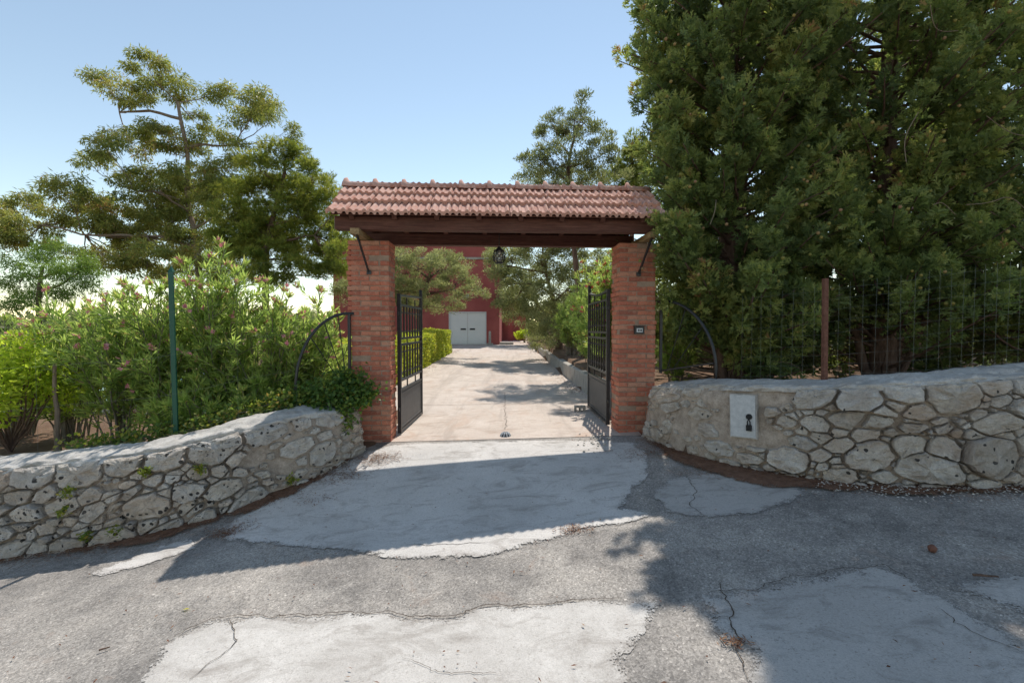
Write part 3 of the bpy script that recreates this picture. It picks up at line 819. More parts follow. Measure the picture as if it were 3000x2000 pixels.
# ------------------------------------------------------------------ gateway
YAW = R(3.0)
GO = np.array([-0.083, 6.195, 0.0])
GM = rotm(0, 0, YAW)
def gl(x, y, z=0.0): return GO + GM @ np.array([x, y, z])
BL, BW_, BH, JT = 0.25, 0.118, 0.055, 0.011
def brick_mesh(lx, ly):
    a = Acc(); r_ = np.random.default_rng(int(lx * 1000 + ly * 10)); b = 0.004
    hx, hy, hz = lx / 2, ly / 2, BH / 2
    V = []; 
    for z, k in ((-hz, b), (-hz + b, 0), (hz - b, 0), (hz, b)):
        for sx_, sy_ in ((-1, -1), (1, -1), (1, 1), (-1, 1)): V.append((sx_ * (hx - k), sy_ * (hy - k), z))
    F = [(3, 2, 1, 0), (12, 13, 14, 15)] + [(k * 4 + i, k * 4 + (i + 1) % 4, k * 4 + 4 + (i + 1) % 4, k * 4 + 4 + i) for k in range(3) for i in range(4)]
    return mesh_only(a.add(V, F), 'brick', M('brick'))
BX, BY = brick_mesh(BL, BW_), brick_mesh(BW_, BL)
PW = 0.51; PD = BL + JT + BW_
PTOP = 2.665
def pillar(xc, label, widen):
    w = gl(xc, PD / 2)
    g0 = float(gz(w[0], w[1])) - 0.03
    root = thing('brick_pillar', label, 'pillar', (w[0], w[1], g0), YAW)
    H = PTOP - g0
    n = int(H / (BH + JT)); pitch = H / n
    core = Acc().box((0, 0, H / 2), (PW - 0.016, PD - 0.016, H - 0.004))
    core.build('mortar_core', M('brick_mortar'), root, local=True)
    r_ = np.random.default_rng(int(abs(xc) * 1000) + (xc > 0))
    xs_ = PW / 2; ys_ = PD / 2
    for k in range(n):
        z = (k + 0.5) * pitch
        if k % 2 == 0:
            lay = [(BY, -xs_ + BW_ / 2, -ys_ + BL / 2), (BX, 0, -ys_ + BW_ / 2), (BY, xs_ - BW_ / 2, -ys_ + BL / 2), (BX, -xs_ + BL / 2, ys_ - BW_ / 2), (BX, xs_ - BL / 2, ys_ - BW_ / 2)]
        else:
            lay = [(BX, -xs_ + BL / 2, -ys_ + BW_ / 2), (BX, xs_ - BL / 2, -ys_ + BW_ / 2), (BY, -xs_ + BW_ / 2, ys_ - BL / 2), (BX, 0, ys_ - BW_ / 2), (BY, xs_ - BW_ / 2, ys_ - BL / 2)]
        cs = r_.normal(0, 0.0025)
        for me, x, y in lay:
            off = 0.0; sx_ = 1.0
            if widen and z > 1.77 and x < -0.05: off = -0.021; sx_ = 1.16 if me == BX else 1.35
            j = r_.normal(0, 0.0055, 2)
            piece('brick', me, root, (x + off + cs + j[0], y + j[1], z + r_.normal(0, 0.0012)), (r_.normal(0, 0.006), r_.normal(0, 0.006), r_.normal(0, 0.012)), (sx_, 1, r_.uniform(0.95, 1.06)))
    return root, g0
PL, zl = pillar(-1.815, 'red brick gate pillar rising behind the ivy-topped wall end', True)
PR, zr_ = pillar(1.815, 'red brick gate pillar carrying the intercom panel', False)
# mortar smears under the struts are thin raised daubs
# intercom on the right pillar
c = gl(1.815 + 0.02, -0.004); z = P(1870, 967, c[1])[2]
ic = thing('intercom', 'small black intercom with white button plate on brick pillar', 'intercom', (c[0], c[1], z), YAW)
Acc().box((0, -0.012, 0), (0.135, 0.05, 0.105)).build('frame', M('black_iron'), ic, local=True)
Acc().box((0, -0.040, 0), (0.082, 0.008, 0.055)).build('plate', M('plate_white'), ic, local=True)
for x in (-0.014, 0.018): Acc().box((x, -0.047, 0.0), (0.018, 0.008, 0.026)).build('button', M('dark_rubber'), ic, local=True)
Acc().box((0, -0.03, 0.06), (0.15, 0.09, 0.008)).build('rain_hood', M('black_iron'), ic, local=True)

# roof over the gate
RX0, RX1 = -2.23, 2.05
RYC, EV = 0.29, 0.71
PIT = R(35.5)
roof = thing('gate_roof', 'small tiled gable roof on dark timber beams over the gateway', 'roof', gl(0, RYC, PTOP), YAW)
def loc(x, y, z): return np.array([x, y - RYC, z - PTOP])
BZ = 2.745
def beam(x0, x1, y, z0, z1, th, name='beam', mat='dark_timber'):
    Acc().box(loc((x0 + x1) / 2, y + th / 2, (z0 + z1) / 2), (x1 - x0, th, z1 - z0)).build(name, M(mat), roof, local=True)
beam(-2.17, 1.99, -0.30, BZ, BZ + 0.165, 0.13)
beam(-2.17, 1.99, 0.755, BZ, BZ + 0.165, 0.13)
for sx_ in (-2.172, 1.992):                              # weathered sawn ends
    Acc().box(loc(sx_, -0.235, BZ + 0.0825), (0.008, 0.128, 0.163)).build('beam_end', M('grey_timber'), roof, local=True)
for xc in (-1.90, 1.90):                                 # bearers across the pillar heads with raking struts
    Acc().box(loc(xc, 0.25, PTOP + 0.0385), (0.11, 1.30, 0.073)).build('bearer', M('pale_timber'), roof, local=True)
    s_ = 1 if xc < 0 else -1
    st_ = Acc().bar(loc(xc + 0.012 * s_, -0.34, PTOP + 0.01), loc(xc + 0.07 * s_, -0.008, 2.245), 0.045, 0.014, up=(1, 0, 0))
    st_.build('strut', M('black_iron'), roof, local=True)
    Acc().box(loc(xc + 0.075 * s_, -0.012, 2.235), (0.06, 0.02, 0.05)).build('strut_plate', M('black_iron'), roof, local=True)
EZ = 2.905                                               # underside of the boarding at the eave
def slope(u, side, lift):                                # u metres up the slope from the eave
    return RYC + side * (EV - u * math.cos(PIT) + lift * math.sin(PIT)), EZ + u * math.sin(PIT) + lift * math.cos(PIT)
SL = EV / math.cos(PIT)
for side in (-1, 1):
    nb = 8
    for k in range(0 if side < 0 else 1, nb):            # boarding
        u = SL * (k + 0.5) / nb; y, z = slope(u, side, 0.0)
        Acc().box(loc((RX0 + RX1) / 2, y, z), (RX1 - RX0 - 0.10, SL / nb - 0.004, 0.02), rx=-side * PIT).build('board', M('dark_timber'), roof, local=True)
    for k in range(8):                                   # rafters
        x = -1.95 + 3.72 * k / 7
        y0, z0 = slope(0.04, side, -0.045); y1, z1 = slope(SL - 0.02, side, -0.045)
        Acc().bar(loc(x, y0, z0), loc(x, y1, z1), 0.06, 0.07).build('rafter', M('dark_timber'), roof, local=True)
for y_ in (-0.20, 0.86):                                 # fascia closing the eaves above the beams
    Acc().box(loc(-0.09, y_, BZ + 0.165 + 0.06), (4.10, 0.022, 0.115)).build('fascia', M('dark_timber'), roof, local=True)
for k in range(6):                                       # ceiling joists between the beams
    x = -1.45 + 2.9 * k / 5
    Acc().box(loc(x, 0.29, BZ + 0.20), (0.065, 1.10, 0.07)).build('joist', M('dark_timber'), roof, local=True)
Acc().box(loc((RX0 + RX1) / 2, RYC, EZ + SL * math.sin(PIT) - 0.06), (RX1 - RX0 - 0.16, 0.05, 0.12)).build('ridge_board', M('dark_timber'), roof, local=True)
# marseille tile, 0.25 m wide
TW = 0.2517
def tile_mesh(length):
    us = np.array([0.0, 0.06, 0.12, 0.17, 0.23, 0.33, 0.40, 0.46, 0.54, 0.60, 0.66, 0.75, 0.83, 0.88, 0.94, 1.0])
    hh = np.array([0.000, 0.004, 0.020, 0.026, 0.020, 0.003, 0.003, 0.018, 0.018, 0.004, 0.003, 0.003, 0.019, 0.027, 0.021, 0.004]) * 1.25
    xs_ = (us - 0.5) * (TW - 0.003)
    V = []; th = 0.044
    for y in (0.0, length * 0.5, length):
        V.append(np.stack([xs_, np.full_like(xs_, y), hh], 1))
    bot = [np.stack([xs_, np.full_like(xs_, y), np.where(hh > 0.012, -th * 0.35, -th) + 0 * hh], 1) for y in (length, 0.0)]
    a = Acc().grid(np.stack(V + bot + [V[0]], 0)[:, ::-1])
    n = len(xs_)
    for i_ in (0, n - 1):
        ring = [V[0][i_], V[1][i_], V[2][i_], bot[0][i_], bot[1][i_]]
        a.add(np.array(ring), [(0, 1, 2, 3, 4) if i_ == 0 else (4, 3, 2, 1, 0)])
    return mesh_only(a, 'roof_tile', M('roof_tile'))
TM = tile_mesh(0.41)
rows = [0.0, 0.335, 0.60]
r_ = np.random.default_rng(77)
for side in (-1, 1):
    for k, u0 in enumerate(rows):
        if side > 0: u0 = u0 + (0.12, 0.05, 0.0)[k]
        for i in range(17):
            x = RX0 + TW * (i + 0.5)
            lift = 0.046 + 0.006 * k
            tip = R(6.5) if k < 3 else 0
            y, z = slope(u0 - 0.03, side, lift + 0.012)
            pt = PIT - tip
            rx = pt if side < 0 else -pt
            o = piece('roof_tile', TM, roof, loc(x + r_.normal(0, 0.002), y + r_.normal(0, 0.003), z + r_.normal(0, 0.0015)),
                      ((pt + r_.normal(0, 0.006)) if side < 0 else (pt + r_.normal(0, 0.006)), r_.normal(0, 0.006), r_.normal(0, 0.006) + (0 if side < 0 else math.pi)))
# ridge tiles: half-round with a peaked collar
def ridge_mesh():
    n = 9; a = Acc(); ang = np.linspace(-0.10, math.pi + 0.10, n); L_ = 0.405
    rows_ = []
    for x, r, pk in ((0.0, 0.108, 0.0), (0.010, 0.116, 0.040), (0.045, 0.116, 0.046), (0.080, 0.100, 0.0), (L_ * 0.6, 0.094, 0.0), (L_ + 0.03, 0.088, 0.0)):
        zz = np.sin(ang) * r * 0.78; zz = zz + pk * np.clip(np.sin(ang), 0, 1) ** 6
        rows_.append(np.stack([np.full(n, x), np.cos(ang) * r, zz], 1))
    for x, r in ((L_ + 0.03, 0.072), (0.0, 0.084)):
        rows_.append(np.stack([np.full(n, x), np.cos(ang) * r, np.sin(ang) * r * 0.78], 1))
    rows_.append(rows_[0])
    a.grid(np.stack(rows_)); return mesh_only(a, 'ridge_tile', M('roof_tile'), True)
RM = ridge_mesh()
zr0 = EZ + SL * math.sin(PIT)
for i in range(11):
    x = RX0 - 0.06 + 0.395 * i + 0.06
    piece('ridge_tile', RM, roof, loc(x, RYC + r_.normal(0, 0.003), zr0 + 0.03 + r_.normal(0, 0.002)), (0, r_.normal(0, 0.006), r_.normal(0, 0.008)), (1 if i < 10 else 0.80, 1, 1))

# hanging lantern
lc = gl(0.0 + (1465 - 1500) / FPX * 6.4 + 0.083, 0.26); lz = 2.545
lan = thing('lantern', 'small black wrought iron lantern hanging from the gate beams', 'lantern', (lc[0], lc[1], lz - 0.13), YAW)
a = Acc()
for k in range(6):
    an = k * math.pi / 3; c_, s_ = math.cos(an), math.sin(an)
    pr = [(0.05, 0.0), (0.075, 0.03), (0.088, 0.085), (0.078, 0.14), (0.055, 0.165)]
    a.tube([(r * c_, r * s_, z) for r, z in pr], 0.007, 5)
    for q in (0.055, 0.115):                             # scrolls between the ribs
        an2 = an + math.pi / 6; rr = 0.083
        ctr = np.array([rr * math.cos(an2), rr * math.sin(an2), q]); tg = np.array([-math.sin(an2), math.cos(an2), 0])
        a.tube([ctr + 0.024 * (math.cos(w) * tg + math.sin(w) * np.array([0, 0, 1])) for w in np.linspace(0, 2 * math.pi, 9)], 0.005, 4, cap=False)
for z, r in ((0.0, 0.052), (0.165, 0.058)): a.tube([(r * math.cos(w), r * math.sin(w), z) for w in np.linspace(0, 2 * math.pi, 13)], 0.008, 5, cap=False)
a.build('cage', M('black_iron'), lan, local=True)
Acc().lathe([(0.001, 0.235), (0.018, 0.225), (0.03, 0.205), (0.075, 0.172), (0.082, 0.160), (0.07, 0.160), (0.001, 0.172)], (0, 0, 0), 12).build('cap', M('black_iron'), lan, local=True)
Acc().lathe([(0.001, 0.005), (0.045, 0.01), (0.062, 0.06), (0.064, 0.10), (0.048, 0.155), (0.001, 0.158)], (0, 0, 0), 12).build('glass', M('lantern_glass'), lan, smooth=True, local=True)
Acc().tube([(0, 0, 0.235), (0, 0, BZ + 0.20 - lz + 0.13)], 0.006, 5).build('hanger', M('black_iron'), lan, local=True)

# ------------------------------------------------------------------ iron gates
def gate_leaf(label, hx, hy, ang, flip):
    g0 = float(gz(hx, hy)) + 0.03
    root = thing('iron_gate', label, 'gate', (hx, hy, g0), ang)
    W_, H_ = 1.46, 2.0
    far = 0.06
    Acc().box((0, 0, H_ / 2), (0.05, 0.05, H_)).build('hinge_post', M('black_iron'), root, local=True)
    a = Acc().box((W_, 0, (H_ + 0.17) / 2), (0.045, 0.045, H_ + 0.17)); a.build('lock_post', M('black_iron'), root, local=True)
    Acc().tube([(W_ - 0.03, 0, H_ + far), (W_ - 0.045, 0, H_ + 0.1), (W_ - 0.02, 0, H_ + 0.17), (W_ - 0.005, 0, H_ + 0.12)], 0.011, 5).build('scroll', M('black_iron'), root, local=True)
    n = 12; xs_ = np.linspace(0.025, W_ - 0.0225, n); zs = H_ - 0.02 + (far + 0.0) * (xs_ / W_) ** 1.0 - flip * 0.05 * np.sin(xs_ / W_ * math.pi)
    a = Acc()
    for i in range(n - 1): a.bar((xs_[i], 0, zs[i]), (xs_[i + 1], 0, zs[i + 1]), 0.04, 0.03)
    a.build('top_rail', M('black_iron'), root, local=True)
    for z in (0.03, 0.615, 0.755, 1.27, 1.36, 1.845):
        Acc().box(((W_) / 2, 0, z), (W_ - 0.047, 0.036, 0.032)).build('rail', M('black_iron'), root, local=True)
    Acc().box((W_ / 2, 0, 0.323), (W_ - 0.05, 0.012, 0.55)).build('kick_panel', M('grey_iron'), root, local=True)
    a = Acc()
    for (c_, s_) in (((W_ / 2, 0, 0.08), (W_ - 0.06, 0.03, 0.02)), ((W_ / 2, 0, 0.565), (W_ - 0.06, 0.03, 0.02))): a.box(c_, s_)
    for x in (0.045, W_ - 0.045): a.box((x, 0, 0.323), (0.02, 0.03, 0.46))
    a.build('panel_moulding', M('grey_iron'), root, local=True)
    nb = 8
    for i in range(nb):
        x = 0.09 + (W_ - 0.18) * i / (nb - 1)
        for z0, z1 in ((0.77, 1.255), (1.375, 1.83)):
            b = Acc().box((x, 0, (z0 + z1) / 2), (0.022, 0.022, z1 - z0)).build('bar', M('black_iron'), root, local=True)
            for zc in (z0 + 0.09, z1 - 0.09):
                Acc().box((x, 0, zc), (0.036, 0.036, 0.022)).build('collar', M('grey_iron'), b, local=True)
    for i in (2, 5):
        x = 0.09 + (W_ - 0.18) * i / (nb - 1)
        for z0, z1 in ((0.63, 0.74), (1.285, 1.345), (1.86, 1.97)):
            Acc().box((x, 0, (z0 + z1) / 2), (0.018, 0.018, z1 - z0)).build('short_bar', M('black_iron'), root, local=True)
    for z in (0.35, 1.72):
        Acc().box((-0.045, 0.0, z), (0.07, 0.025, 0.05)).build('hinge', M('black_iron'), root, local=True)
    return root
gate_leaf('open black iron gate leaf beside the yellow-green hedge', -1.615, 6.52, R(89.3), 0.0)
gate_leaf('open black iron gate leaf beside the red-flowered oleander', 1.415, 6.70, R(91.2), 1.0)

# quarter-round iron panels between pillars and walls
def quarter(label, base, dirxy, Lh, Hh, drop, fan):
    """base: foot at the pillar; arc falls from the pillar top to Lh along dirxy"""
    root = thing('iron_quarter_panel', label, 'fence panel', base)
    d = np.array([dirxy[0], dirxy[1], 0.0]); up = np.array([0, 0, 1.0]); b = np.asarray(base)
    Acc().bar(b, b + up * Hh, 0.035).build('upright', M('black_iron'), root)
    th = np.linspace(0, math.pi / 2, 15)
    arc = [b + d * Lh * math.sin(t) + up * (drop + (Hh - drop) * math.cos(t)) for t in th]
    arc = [b + up * Hh - d * 0.06] + arc + [b + d * Lh + up * (drop - 0.12)]
    Acc().tube(arc, 0.019, 7).build('arched_rail', M('black_iron'), root, smooth=True)
    if fan:
        for t in (0.22, 0.5, 0.82):
            e = b + d * Lh * math.sin(t) + up * (drop + (Hh - drop) * math.cos(t))
            Acc().tube([b + d * 0.03 + up * 0.03, e], 0.007, 5).build('rod', M('black_iron'), root)
    else:
        Acc().bar(b + up * 0.03, b + d * Lh * 0.97 + up * 0.20, 0.03, 0.02).build('bottom_rail', M('black_iron'), root)
        for t in (0.5, 0.9):
            e = b + d * Lh * math.sin(t) + up * (drop + (Hh - drop) * math.cos(t))
            Acc().tube([b + d * 0.25 * t + up * 0.06, e], 0.006, 5).build('rod', M('black_iron'), root)
a0 = P(1025, 1115, 6.06); a1 = P(866, 1150, 5.62)
dv = nrm((a1 - a0)[:2]); 
quarter('black iron quarter-arch panel half hidden in oleander beside brick pillar', (a0[0], a0[1], 0.60), dv, np.linalg.norm((a1 - a0)[:2]), P(1025, 918, 6.06)[2] - 0.60, 0.14, True)
a0 = P(1935, 1092, 6.26); a1 = P(2098, 1100, 5.40)
dv = nrm((a1 - a0)[:2])
quarter('black iron quarter-arch panel between brick pillar and wire fence', (a0[0], a0[1], a0[2]), dv, np.linalg.norm((a1 - a0)[:2]), P(1935, 882, 6.26)[2] - a0[2], 0.10, False)

# ------------------------------------------------------------------ fences on the walls
def back_line(W, N, off): return np.stack([W[:, 0] - N[:, 0] * off, W[:, 1] - N[:, 1] * off, W[:, 2] + 0.03], 1)
def wire_fence(root, line, Hh, dv_, dh, r=0.0011):
    s = np.concatenate([[0], np.cumsum(np.linalg.norm(np.diff(line[:, :2], axis=0), axis=1))])
    a = Acc(); n = int(s[-1] / dv_)
    for i in range(n):
        q = [np.interp(i * dv_, s, line[:, k]) for k in range(3)]
        a.tube([q, [q[0] + 0.01 * math.sin(i * 1.7), q[1], q[2] + Hh]], r, 3, cap=False)
    z = 0.02
    while z <= Hh + 1e-6:
        a.tube([[p_[0], p_[1], p_[2] + z + 0.012 * math.sin(i * 0.35 + z * 9)] for i, p_ in enumerate(line[::4])], r, 3, cap=False); z += dh
    a.build('wire_mesh', M('fence_wire'), root)
line = back_line(RW, RN, 0.43)[26:]
rf = thing('wire_fence', 'thin wire mesh fence on rusty posts along the stone wall', 'fence', line[0])
wire_fence(rf, line, 0.95, 0.10, 0.11, 0.0009)
for px in (2418, 3060):
    d = np.interp((px - 1500) / FPX, line[:, 0] / line[:, 1], line[:, 1]); x = (px - 1500) / FPX * d
    z = np.interp(x, line[:, 0], line[:, 2])
    Acc().bar((x, d, z - 0.08), (x - 0.012, d, z + 1.02), 0.042, 0.042).build('post', M('rusty_iron'), rf)
line = back_line(LW, LN, 0.40)[18:]
d = 5.02; b = P(515, 1262, d)
lf = thing('wire_fence', 'green metal fence post with thin wires in front of oleander', 'fence', (b[0], b[1], b[2]))
a = Acc().bar((b[0], b[1], b[2] - 0.1), (b[0] - 0.02, b[1], b[2] + 1.76), 0.05, 0.012, up=(0, 1, 0)).bar((b[0], b[1] + 0.02, b[2] - 0.1), (b[0] - 0.02, b[1] + 0.02, b[2] + 1.76), 0.012, 0.04, up=(0, 1, 0))
t_ = np.array([b[0] - 0.02, b[1], b[2] + 1.76])
a.add([t_ + [-0.025, -0.006, 0], t_ + [0.025, -0.006, 0], t_ + [0.025, 0.04, 0], t_ + [-0.025, 0.04, 0], t_ + [0, 0.015, 0.07]], [(0, 1, 4), (1, 2, 4), (2, 3, 4), (3, 0, 4)])
a.build('post', M('green_paint'), lf)
wire_fence(lf, np.stack([line[:, 0], line[:, 1], line[:, 2]], 1), 1.7, 0.6, 0.42, 0.0009)
# ------------------------------------------------------------------ red house at the end of the driveway
HY = 30.0
hz = float(gz(0, HY)) - 0.05
hx0, hx1 = (978 - 1500) / FPX * HY, (1463 - 1500) / FPX * HY
house = thing('house', 'dark red plastered house with white garage door at driveway end', 'house', ((hx0 + hx1) / 2, HY, hz))
gx0, gx1 = (1315 - 1500) / FPX * HY, (1425 - 1500) / FPX * HY
gt = P(1370, 913, HY)[2]
HT = 7.25
a = Acc()                                                # front wall with the garage opening, thickness 0.3
def wbox(acc, x0, x1, y0, y1, z0, z1): acc.box(((x0 + x1) / 2, (y0 + y1) / 2, (z0 + z1) / 2), (x1 - x0, y1 - y0, z1 - z0))
wbox(a, hx0, gx0, HY, HY + 0.3, hz, HT); wbox(a, gx1, hx1, HY, HY + 0.3, hz, HT); wbox(a, gx0, gx1, HY, HY + 0.3, gt, HT)
wbox(a, hx0, hx0 + 0.3, HY + 0.3, HY + 9, hz, HT); wbox(a, hx1 - 0.3, hx1, HY + 0.3, HY + 9, hz, HT); wbox(a, hx0, hx1, HY + 9, HY + 9.3, hz, HT)
a.build('wall', M('red_plaster'), house)
a = Acc(); wbox(a, hx0 + 0.3, hx1 - 0.3, HY + 0.3, HY + 9, HT - 0.5, HT - 0.3); a.build('roof_slab', M('coping_concrete'), house)
zc = P(1400, 758, HY)[2]
a = Acc(); wbox(a, hx0 - 0.05, hx1 + 0.05, HY - 0.10, HY - 0.002, zc - 0.05, zc + 0.09); a.build('string_course', M('kerb_concrete'), house)
a = Acc(); wbox(a, hx0 - 0.05, hx1 + 0.05, HY - 0.08, HY + 0.32, HT, HT + 0.12); a.build('parapet_cap', M('kerb_concrete'), house)
g = (gx0 + gx1) / 2
gd_ = Acc()
wbox(gd_, gx0, gx0 + 0.07, HY - 0.015, HY + 0.14, hz + .05, gt); wbox(gd_, gx1 - 0.07, gx1, HY - 0.015, HY + 0.14, hz + .05, gt); wbox(gd_, gx0 + 0.07, gx1 - 0.07, HY - 0.015, HY + 0.14, gt - 0.08, gt)
gdo = gd_.build('garage_door', M('white_paint'), house)
for x0, x1 in ((gx0 + 0.075, g - 0.006), (g + 0.006, gx1 - 0.075)):
    a = Acc(); n = 1
    for k in range(n):
        w = (x1 - x0) / n; wbox(a, x0 + k * w + 0.004, x0 + (k + 1) * w - 0.004, HY + 0.05, HY + 0.09, hz + 0.07, gt - 0.085)
    wbox(a, x0, x1, HY + 0.07, HY + 0.11, hz + 0.065, gt - 0.083)
    lf_ = a.build('leaf_panel', M('garage_paint'), gdo)
for px in (1357, 1384):
    x = (px - 1500) / FPX * HY; z = P(px, 964, HY)[2]
    a = Acc(); wbox(a, x - 0.17, x + 0.17, HY + 0.03, HY + 0.06, z - 0.05, z + 0.05)
    for k in (-1, 0, 1): wbox(a, x - 0.18, x + 0.18, HY + 0.015, HY + 0.045, z + 0.035 * k - 0.006, z + 0.035 * k + 0.006)
    a.build('vent', M('dark_rubber'), gdo)
x = (1370 - 1500) / FPX * HY; z = P(1370, 868, HY)[2]
a = Acc().lathe([(0.001, -0.16), (0.10, -0.13), (0.13, 0.0), (0.09, 0.10), (0.03, 0.13), (0.001, 0.13)], (x, HY - 0.17, z), 12); a.box((x, HY - 0.03, z + 0.1), (0.08, 0.06, 0.12)); a.build('wall_lamp', M('plate_white'), house, smooth=True)
x = (1437 - 1500) / FPX * HY; y = HY - 0.9
b0 = float(gz(x, y))
bo = thing('bollard', 'short white post on a square foot beside the garage door', 'post', (x, y, b0))
Acc().lathe([(0.085, 0.12), (0.075, 0.5), (0.075, 0.82), (0.05, 0.90), (0.001, 0.92)], (x, y, b0), 12).build('shaft', M('kerb_concrete'), bo, smooth=True)
Acc().box((x, y, b0 + 0.06), (0.40, 0.40, 0.14)).build('foot', M('kerb_concrete'), bo)
stp = thing('doorstep', 'low stone step at the red house corner', 'step', ((1470 - 1500) / FPX * 30.3, 30.6, float(gz(0, 30.6))))
Acc().box((-0.35, 30.6, float(gz(0, 30.6)) + 0.07), (0.9, 1.3, 0.16)).build('tread', M('kerb_concrete'), stp)
# red annexe pillar and dark porch further back
rp = thing('porch', 'red porch pillar and dark opening beyond the house', 'porch', ((1496 - 1500) / FPX * 38, 38, 0.3))
Acc().box((-0.12, 38, 1.9), (0.42, 0.42, 3.2)).build('pillar', M('red_plaster'), rp)
Acc().box((-1.5, 39.8, 2.2), (5.4, 0.3, 3.8)).build('rear_wall', M('red_plaster'), rp)
Acc().box((-1.2, 38.8, 3.58), (4.6, 2.4, 0.16)).build('roof_slab', M('red_plaster'), rp)

# low retaining kerb along the driveway, split in cast lengths
kb = thing('kerb_wall', 'low whitewashed concrete wall retaining the bed along driveway', 'wall', (1.78, 7.2, 0))
ys = np.concatenate([[6.75], np.arange(8.6, 33, 2.0)])
for y0, y1 in zip(ys[:-1], ys[1:]):
    x0, x1 = float(kerbx(y0)), float(kerbx(y1)); z0, z1 = float(gz(x0, y0)), float(gz(x1, y1)); e = 0.004
    h0, h1 = (0.47 - 0.012 * (y0 - 7)), (0.47 - 0.012 * (y1 - 7))
    V = []
    for y, x, z, h in ((y0 + e, x0, z0, h0), (y1 - e, x1, z1, h1)):
        V += [(x, y, z - 0.1), (x + 0.015, y, z + h - 0.02), (x + 0.04, y, z + h), (x + 0.20, y, z + h), (x + 0.22, y, z + h - 0.02), (x + 0.22, y, z - 0.1)]
    n = 6; F = [tuple(range(n))[::-1], tuple(range(n, 2 * n))] + [(i, (i + 1) % n, n + (i + 1) % n, n + i) for i in range(n)]
    Acc().add(V, F).build('wall_section', M('kerb_concrete'), kb)

# tan wall of the neighbouring plot, seen under the cypresses
tw = thing('garden_wall', 'low tan garden wall with pale coping behind the cypresses', 'wall', (6.5, 13.2, 0.4))
a = Acc(); wbox(a, 4.2, 22, 13.0, 13.25, 0.4, 1.55); a.build('wall_face', M('tan_plaster'), tw)
a = Acc(); wbox(a, 4.15, 22, 12.95, 13.30, 1.553, 1.63); a.build('coping', M('kerb_concrete'), tw)

# swimming pool seen through the oleander
tag((lambda a: (wbox(a, -16.3, -4.6, 8.7, 13.2, 0.0, 0.045), a)[1])(Acc()).build('pool_water', M('pool_water')), kind='structure')
pd_ = thing('pool_surround', 'pale stone surround of the turquoise pool behind oleander', 'pool edge', (-10, 8.3, 0))
for (x0, x1, y0, y1) in ((-17, -3.9, 8.1, 8.7), (-17, -3.9, 13.2, 14.6), (-17, -16.3, 8.7, 13.2), (-4.6, -3.9, 8.7, 13.2)):
    a = Acc(); wbox(a, x0, x1, y0, y1, -0.1, 0.11); a.build('slab', M('pool_deck'), pd_)

# ================================================================== PLANTS
def rdirs(n, r_):
    v = r_.normal(size=(n, 3)); return nrm(v)

def leaves(acc, Pn, D, L, W, r_, tint, fold=0.15, up=None):
    """one 4-point lanceolate face per leaf"""
    n = len(Pn); D = nrm(D)
    L = np.broadcast_to(np.asarray(L, float), (n,))[:, None]; W = np.broadcast_to(np.asarray(W, float), (n,))[:, None]
    ref = r_.normal(size=(n, 3)) if up is None else (np.asarray(up) + 0.5 * r_.normal(size=(n, 3)))
    S = nrm(np.cross(D, ref)); N = np.cross(S, D)
    a = Pn; m = Pn + D * L * 0.45
    V = np.stack([a, m + S * W * 0.5 + N * W * fold, Pn + D * L - N * L * 0.06, m - S * W * 0.5 + N * W * fold], 1).reshape(-1, 3)
    F = np.arange(4 * n).reshape(n, 4)
    acc.add(V, F, np.repeat(tint, 4))

def clump(c, r, n, r_, shell=0.55):
    u = rdirs(n, r_); f = shell + (1 - shell) * r_.random(n) ** 0.6
    lump = 1 + 0.28 * vnoise(u * 2.1 + np.asarray(c) * 3.1, 5)
    return np.asarray(c) + u * np.asarray(r) * (f * lump)[:, None], u

def limb(p0, p1, r0, r1, r_, n=7, wob=0.06, sag=0.0):
    p0 = np.asarray(p0, float); p1 = np.asarray(p1, float); t = np.linspace(0, 1, n)[:, None]
    L = np.linalg.norm(p1 - p0); w = np.cumsum(r_.normal(0, wob * L / n, (n, 3)), 0); w *= np.sin(t * math.pi)
    pts = p0 + (p1 - p0) * t + w * 1.6; pts[:, 2] += sag * L * np.sin(t[:, 0] * math.pi)
    return pts, np.linspace(r0, r1, n)

